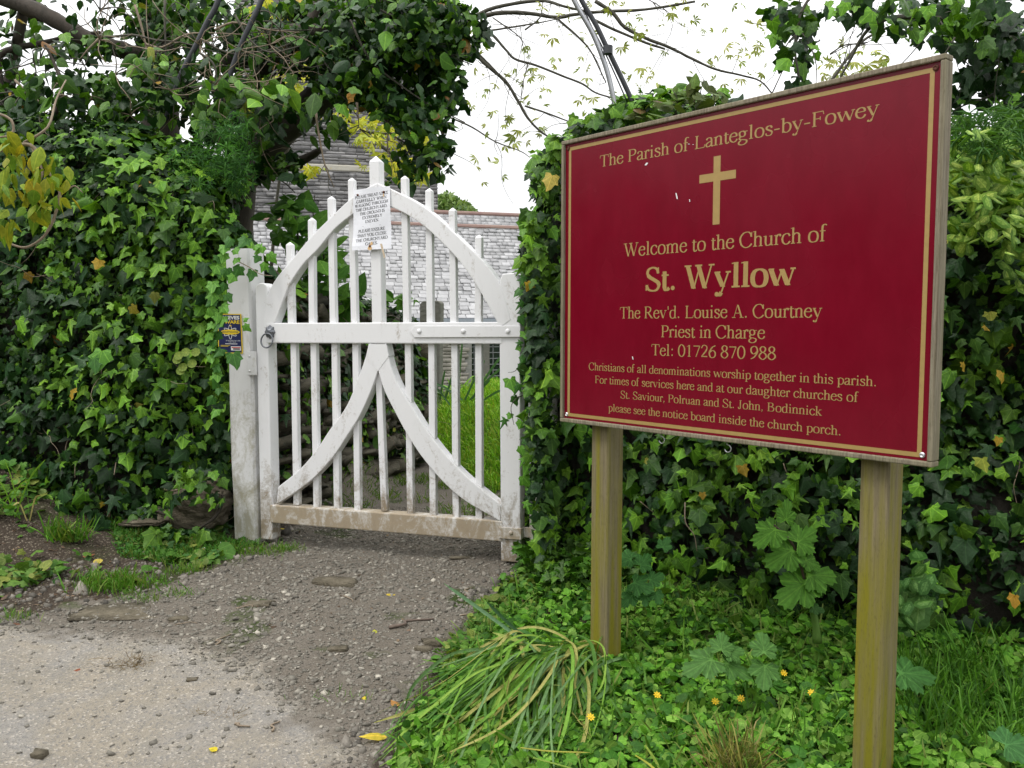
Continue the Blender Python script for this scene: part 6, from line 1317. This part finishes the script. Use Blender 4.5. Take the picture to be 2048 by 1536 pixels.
# bramble-like three-leaflet seedlings and tall grass by the taller post
gt = thing("long_grass", gpt(1900, 1400), "fine long grass tuft leaning beside the taller board post", "grass")
blades(gt, ground_pts([(1800, 1330), (1960, 1320), (2048, 1380), (2060, 1560), (1850, 1500), (1790, 1420)], 600), .15, [(.08, .22, .02), (.12, .28, .03), (.06, .16, .02)], w=.42, lean=.35, dirn=(-.15, -.1, 0))
gt = thing("sedge_tuft", gpt(1470, 1530), "yellowing wiry grass tuft at the front of the celandine carpet", "grass")
b0_ = gpt(1470, 1560); blades(gt, b0_ + RNG.normal(0, .03, (260, 3)) * [1.2, .6, .1], .14, [(.30, .28, .07), (.18, .24, .05), (.25, .2, .08)], w=.4, lean=.55)

# soil bank on the left
SB = [(-300, 985), (0, 975), (120, 985), (230, 1040), (330, 1040), (450, 1065), (510, 1085), (460, 1115), (330, 1160), (220, 1200), (-300, 1225)]
gcl = thing("wild_herbs", gpt(120, 1100), "straggly heart-leaved herbs and ivy seedlings creeping over the dark soil below the hedge", "plants")
hd = lambda q: np.clip(sst(.47, .62, vnoise(np.c_[q, 0 * q[:, :1]], 3.4, 61, 3)) + .04, 0, 1)
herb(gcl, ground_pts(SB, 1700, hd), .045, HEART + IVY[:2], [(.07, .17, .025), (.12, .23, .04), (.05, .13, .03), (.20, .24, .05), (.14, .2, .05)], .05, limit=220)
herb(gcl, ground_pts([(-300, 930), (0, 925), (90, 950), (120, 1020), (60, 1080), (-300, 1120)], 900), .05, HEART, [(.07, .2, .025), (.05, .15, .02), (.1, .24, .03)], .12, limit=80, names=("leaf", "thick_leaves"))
gr = thing("turf_patch", gpt(380, 1080), "short green turf with daisies at the foot of the hedge by the gatepost", "grass")
blades(gr, ground_pts([(220, 1050), (330, 1045), (470, 1085), (520, 1092), (440, 1120), (330, 1130), (240, 1115)], 5200, lambda q: .25 + .75 * sst(.35, .6, vnoise(np.c_[q, 0 * q[:, :1]], 6, 3, 2))), .042, [(.06, .19, .02), (.09, .23, .03), (.05, .15, .02), (.16, .2, .04)], w=1.3, lean=.6)
herb(gr, ground_pts([(220, 1050), (330, 1045), (470, 1085), (440, 1110), (330, 1125), (240, 1110)], 900), .022, HEART + OVATE, [(.05, .16, .03), (.08, .2, .03)], .03, limit=40)
for px, py, n, h, lab in ((235, 1168, 520, .07, "bright green grass tuft on the bare soil edge"), (130, 1075, 170, .11, "upright dark grass tuft in the middle of the soil"), (375, 1140, 160, .05, "small yellowish grass tuft at the turf's front edge"), (290, 1195, 90, .04, "tiny grass tuft at the edge of the gravel"), (30, 1232, 90, .04, "tiny weed tuft at the lane edge"), (510, 1100, 300, .045, "yellow-green grass fringe at the gatepost's foot"), (570, 1095, 160, .04, "sparse grass fringe under the gate's latch stile"), (195, 1040, 110, .07, "brownish grass tuft beside the bank stones"), (360, 1185, 70, .035, "tiny grass tuft nearest the embedded slab"),
                          (690, 1390, 40, .03, "tiny grass sprig on the gravel by the lane edge")):
    c = gpt(px, py + 6); t = thing("grass_tuft", c, lab, "grass", "small grass tufts"); sc_ = .05 if n < 200 else .10; blades(t, c + RNG.normal(0, 1, (n, 3)) * [sc_, sc_ * .5, .002], h, [(.09, .24, .02), (.12, .26, .03), (.16, .22, .04)] if n != 110 else [(.16, .15, .05), (.09, .13, .03)], w=.9, lean=.45)
lg = thing("long_grass", gpt(30, 1030), "pale strappy long grass in front of the shaded hedge where the soil bank starts", "grass")
for i in range(16):
    g = at(RNG.uniform(-40, 60), 985, 4.4); g[2] = h1(g[0], g[1]); e = g + np.array([RNG.normal(.0, .14), RNG.normal(-.05, .06), RNG.uniform(.08, .36)]); strap(lg, [g, (g + e) / 2 + np.array([0, 0, .05]), e], .008, M_SOFT, col=[(.14, .3, .03), (.10, .24, .03), (.34, .32, .12)][i % 3], roll=1)
for px, py, w_ in ((298, 1056, "nearest the half-buried pale slab"), (323, 1088, "in the middle of the turf"), (354, 1090, "just beside the middle of the turf patch"), (410, 1098, "with its yellow eye showing on the turf"), (386, 1114, "lowest of all in the turf"), (445, 1088, "closest to the gatepost"), (376, 1094, "half open, between two others")):
    flower(px, py + 6, .011, 11, M_FWH, "daisy", "small white daisy " + w_, "flower", "white daisies in the turf", .022)
flower(340, 1055, .013, 12, M_FYEL, "dandelion", "single yellow dandelion on a thin stalk before the rock outcrop", "flower", None, .12)

# churchyard grass bank beyond the gate
cg = thing("churchyard_grass", (.2, 7.2, .3), "lush bright grass bank in the churchyard seen through the gate palings", "grass")
q = RNG.uniform([-.75, 5.75], [1.2, 9.2], (30000, 2)); kk = sst(-.08, .12, (q[:, 0] + .08) * .945 + (q[:, 1] - 5.6) * .325) * (.4 + vnoise(np.c_[q, 0 * q[:, :1]], 3, 9, 2)); q = q[RNG.random(len(q)) < kk]
blades(cg, np.c_[q, hgt(q[:, 0], q[:, 1])], .085, [(.19, .42, .02), (.26, .48, .03), (.14, .33, .02), (.32, .42, .05)], w=1.2, lean=.6)
q = RNG.uniform([-1.1, 5.0], [.1, 7.0], (6500, 2)); kk = sst(.40, .62, vnoise(np.c_[q, 0 * q[:, :1]], 4, 19, 2)); q = q[RNG.random(len(q)) < kk]
blades(cg, np.c_[q, hgt(q[:, 0], q[:, 1])], .05, [(.12, .24, .02), (.16, .22, .03), (.08, .16, .02)], w=1.2, lean=.7)
q = RNG.uniform([-30, 9.2], [30, 16], (14000, 2)); blades(cg, np.c_[q, hgt(q[:, 0], q[:, 1])], .16, [(.19, .40, .03), (.25, .44, .04)], w=2, lean=.6, name="far_blades")
dc = thing("daffodil_clump", at(900, 790, 8.0), "distant tuft of dark strap leaves on the churchyard grass behind the palings", "plant")
for q_ in ((880, 790, -20, 90), (890, 790, 30, 80), (870, 785, -8, 60), (930, 790, 40, 70), (940, 790, 70, 60), (915, 790, 10, 110), (925, 790, -60, 25), (950, 790, 30, 30), (880, 790, 10, 50), (960, 795, 60, 20), (900, 800, -40, 35), (945, 788, 65, 85)):
    a = at(q_[0], q_[1] + 10, 8.0); e = at(q_[0] + q_[2], q_[1] - q_[3], 7.9); strap(dc, [a, (a * .45 + e * .55) + np.array([0, 0, .02]), e], .022, M_SOFT, col=(.05, .12, .05), roll=1.1)

# ------------------------------------------------------------------ gravel, stones, sticks and fallen leaves
pv = lambda q: np.clip(sst(-.03, .08, sdist(q, GRAV)) * (1 - .93 * sst(-.05, .10, sdist(q, ROAD))), 0, 1)
Wv = poly_px([(-100, 1150), (480, 1085), (620, 1010), (1010, 1010), (1070, 1140), (800, 1560), (-200, 1560)]); lo, hi = Wv.min(0), Wv.max(0)
q = RNG.uniform(lo, hi, (60000, 2)); q = q[sdist(q, Wv) > 0]; q = q[RNG.random(len(q)) < pv(q) * (.3 + .9 * vnoise(np.c_[q, 0 * q[:, :1]], 5, 71, 3))][:15000]
n = len(q); P = np.c_[q, hgt(q[:, 0], q[:, 1])]; nr = np.array([0, 0, 1.0]) + RNG.normal(0, .3, (n, 3)); R = frames(nr, RNG.normal(0, 1, (n, 3))); S = .0030 * RNG.lognormal(0, .5, n); S = np.clip(S, .0015, .010); S3 = np.stack([S * RNG.uniform(.8, 1.6, n), S, S * .5], 1)
g = np.where(RNG.random(n) < .05, RNG.uniform(.3, .45, n), RNG.uniform(.12, .26, n)); C = np.stack([g * 1.08, g, g * .84], 1)
me_g = merged("gravel", PEB, RNG.integers(0, 5, n), R * S3[:, None, :], P + [0, 0, .001], C, [M_PEBBLE], None, "stuff", "loose grey slate gravel strewn over the path")
PATHG = [("gravel", me_g)]
q = RNG.uniform(lo, hi, (9000, 2)); q = q[sdist(q, Wv) > 0]; q = q[sdist(q, GRAV) < .12][:1500]; P = np.c_[q, hgt(q[:, 0], q[:, 1])]; n = len(q); g = RNG.uniform(.05, .25, n)
merged("soil_crumbs", PEB, RNG.integers(0, 5, n), frames(np.array([0, 0, 1.]) + RNG.normal(0, .4, (n, 3)), RNG.normal(0, 1, (n, 3))) * (.005 * RNG.lognormal(0, .5, n))[:, None, None], P, np.stack([g * 1.1, g, g * .85], 1), [M_PEBBLE], None, "stuff", "small crumbs and chips on the dark soil bank")
for px, py, a, c, h, lab in ((665, 1166, .105, .05, .018, "flat mossy slab set into the path in front of the gate"), (515, 1208, .06, .035, .006, "flat grey slate flush with the gravel left of centre"), (250, 1225, .20, .10, .006, "wide worn bedrock slab showing where soil meets gravel"), (355, 1240, .04, .02, .012, "pale chip lying in the gravel below the bedrock slab"), (130, 1170, .03, .018, .01, "small pale stone on the dark soil near the grass tuft"), (34, 1168, .03, .014, .012, "small whitish stone alone on the dark soil"), (78, 1512, .022, .016, .014, "small pale pebble on the sandy lane"),
                             (675, 1300, .035, .02, .01, "blue-grey slate chip lying on the gravel"), (870, 1290, .05, .02, .02, "whitish broken stone at the verge edge"), (905, 1280, .03, .015, .012, "little whitish stone beside the broken one"), (845, 1300, .035, .02, .014, "sandy coloured stone where gravel meets verge"), (925, 1115, .06, .025, .006, "flat pale slate in the gateway under the hinged stile"), (385, 1360, .018, .012, .006, "grey chip on the sandy lane edge")):
    p = gpt(px, py); V, T = ROCK[RNG.integers(0, 6)]; V = V * [a, c, h]; t_ = RNG.uniform(-.3, .3); V = V @ np.array([[math.cos(t_), math.sin(t_), 0], [-math.sin(t_), math.cos(t_), 0], [0, 0, 1]]) + p; o = link("flat_stone", mesh_from("flat_stone", V, T, [M_STONE])); tag(o, lab, "stone", "loose stones on the path")
def stick(px0, py0, px1, py1, r, lab, m=M_TWIG, bend=.02):
    a, c = gpt(px0, py0), gpt(px1, py1); md_ = (a + c) / 2 + np.array([RNG.normal(0, bend), RNG.normal(0, bend), .006]); b = MB(); P = crom([a + [0, 0, r], (a * .7 + c * .3) + [RNG.normal(0, bend * .4), 0, r + .003], md_, c + [0, 0, r]], 4); b.tube(P, np.linspace(r, r * .6, len(P)), 6, wob=.25); tag(b.build("stick", m, None, smooth=True), lab, "stick", "fallen sticks")
stick(778, 1258, 868, 1241, .007, "thickest fallen stick lying across the gravel toward the verge", M_STICK)
for q in ((930, 1192, 946, 1176, .004, "short dark stick standing out below the hinged stile"), (687, 1193, 706, 1205, .003, "short dark twig beside the mossy slab"), (432, 1292, 463, 1270, .004, "pale bent twig where gravel meets sandy lane"), (472, 1218, 505, 1216, .003, "dark twig lying on the grey slate gravel"), (158, 1190, 190, 1160, .003, "twig leaning over the soil beside the bright grass tuft"), (545, 1465, 560, 1445, .004, "short dark twig on the sandy lane"), (470, 1450, 500, 1455, .004, "dark broken twig on the lane near the yellow leaf"), (920, 1232, 1000, 1225, .003, "thin straw-coloured stick along the verge edge"), (1330, 1268, 1400, 1298, .004, "grey twig caught in the celandine between the posts"),
          (100, 1000, 130, 990, .004, "short twig on the leaf litter"), (60, 1060, 82, 1045, .004, "tan twig on the soil bank"), (880, 1310, 930, 1300, .0025, "thin straw lying on soil at the verge"), (350, 1250, 395, 1247, .002, "fine pale straw on the gravel"), (840, 1068, 860, 1075, .003, "small twig under the gate's bottom rail")): stick(*q[:4], q[4], q[5])
def fallen(px, py, s_, c, ang, lab, tm=None, k=0, par=None):
    p = gpt(px, py) + np.array([0, 0, .006]); q = math.radians(ang); R = frames(np.array([[RNG.normal(0, .25), -.35, 1]]), np.array([[math.sin(q), math.cos(q), .0]]))[0] * s_; tp = (tm or OVATE)[k]; me = mesh_from("fallen_leaf", tp[0] @ R.T + p, tp[1], [M_SOFT], np.repeat(np.array([c]), len(tp[1]), 0), lp=tp[0]); tag(link("fallen_leaf", me), lab, "leaf", "fallen leaves")
Y_, B_ = (.62, .50, .04), (.22, .07, .035)
for q in ((434, 1505, .030, Y_, 300, "yellow fallen leaf on the sandy lane", OVATE, 2), (160, 1340, .05, B_, 200, "reddish brown curled leaf alone on the lane", OVATE, 1), (772, 1191, .05, (.5, .38, .05), 100, "yellow-brown fallen leaf on the gravel below the gate", LANCE, 0), (748, 1262, .028, (.42, .42, .06), 160, "small yellow-green leaf near the thick stick", OVATE, 0), (730, 1396, .028, Y_, 200, "pale yellow leaf on the gravel beside the strap leaves", OVATE, 2),
          (775, 1478, .07, (.60, .46, .05), 260, "large yellow leaf at the tip of the strap leaves", LANCE, 0), (797, 1415, .04, (.4, .2, .06), 320, "orange-brown leaf by the verge weeds", OVATE, 1), (560, 1058, .05, (.45, .38, .06), 100, "yellow leaf under the gate's bottom rail", LANCE, 1), (1065, 1240, .06, B_, 100, "dark red dead leaf on the litter by the hedge end", OVATE, 1), (1040, 1262, .05, (.28, .13, .07), 200, "tan dead leaf beside the red one", OVATE, 0), (1552, 1398, .045, (.5, .36, .1), 160, "tan papery leaf lying on the celandine", OVATE, 1),
          (15, 1095, .05, B_, 90, "brown-red leaf on the soil near the picture's rim", OVATE, 0), (165, 1115, .05, (.30, .12, .06), 60, "rusty leaf among the creeping herbs", OVATE, 1), (190, 1130, .045, (.5, .4, .08), 30, "yellowed round leaf among the herbs", HEART, 1), (330, 1112, .04, (.26, .13, .08), 100, "brown curled leaf in the turf's front", OVATE, 1), (150, 955, .05, (.25, .10, .05), 100, "rust-brown leaf on the litter under the hedge", OVATE, 2), (20, 1250, .06, (.16, .08, .05), 90, "dark brown dead leaf at the lane's edge", OVATE, 1), (495, 1092, .045, (.35, .36, .08), 240, "yellow-green ivy leaf at the gatepost's foot", IVY, 0)):
    fallen(*q[:6], tm=q[6], k=q[7])
# dead leaf litter
def litter(name, poly, n, lab, s_=.03):
    P = ground_pts(poly, n); P[:, 2] += .004; R = frames(np.array([0, 0, 1.]) + RNG.normal(0, .35, (n, 3)), RNG.normal(0, 1, (n, 3))); C = np.array([(.12, .08, .055), (.2, .14, .10), (.09, .06, .04), (.26, .19, .13)])[RNG.integers(0, 4, n)]
    merged(name, OVATE + LANCE, RNG.integers(0, 6, n), R * (s_ * RNG.lognormal(0, .4, n))[:, None, None], P, C, [M_SOFT], None, "stuff", lab)
litter("leaf_litter", [(60, 925), (250, 935), (330, 1030), (200, 1060), (90, 1030)], 900, "dry brown leaf litter at the foot of the shaded hedge", .028)
litter("leaf_litter", [(950, 1225), (1050, 1190), (1140, 1240), (1130, 1290), (1010, 1285)], 260, "dead leaves gathered between hedge end and strap-leaf clump", .03)
litter("leaf_litter", [(-200, 1040), (200, 1060), (300, 1180), (0, 1240), (-200, 1230)], 350, "scattered dead leaf scraps on the open soil", .018)
litter("leaf_litter", [(560, 1040), (1000, 1080), (1040, 1140), (900, 1300), (500, 1260)], 200, "tiny leaf scraps scattered over the gravel path", .012)
herb(rh, ground_pts([(1045, 1105), (1120, 1110), (1260, 1150), (1270, 1200), (1100, 1195), (1040, 1160)], 700), .045, IVY, [(.05, .14, .012), (.09, .21, .02), (.03, .09, .01), (.06, .12, .03)], .12, [M_IVY], limit=0, names=("leaf", "foot_leaves"), tilt=.7)
mv = thing("verge_weeds", gpt(960, 1240), "low straggling weeds along the edge between gravel path and verge", "plants")
herb(mv, ground_pts([(1060, 1150), (1000, 1165), (925, 1260), (860, 1340), (900, 1370), (1000, 1260), (1110, 1200)], 420), .03, HEART + IVY[:1], [(.08, .2, .03), (.12, .24, .04), (.18, .24, .05)], .05, limit=60)
blades(mv, ground_pts([(1060, 1150), (1000, 1165), (925, 1260), (780, 1480), (820, 1500), (1000, 1260), (1110, 1200)], 420), .05, GRC, w=.8)
hay = thing("dry_grass_wisps", gpt(265, 1325), "brown wisp of dry grass blown onto the lane", "debris")
blades(hay, gpt(268, 1328) + RNG.normal(0, 1, (110, 3)) * [.05, .03, .003], .04, [(.22, .16, .09), (.15, .1, .06)], w=.6, lean=2.5)
hay = thing("dry_grass_wisps", gpt(440, 1430), "faint darker wisp of dry grass and dirt near the lane's middle", "debris")
blades(hay, gpt(435, 1425) + RNG.normal(0, 1, (70, 3)) * [.06, .03, .003], .03, [(.22, .16, .09), (.15, .1, .06)], w=.6, lean=2.5)
print("leaf objects:", NOBJ[0], "all objects:", len(bpy.data.objects))
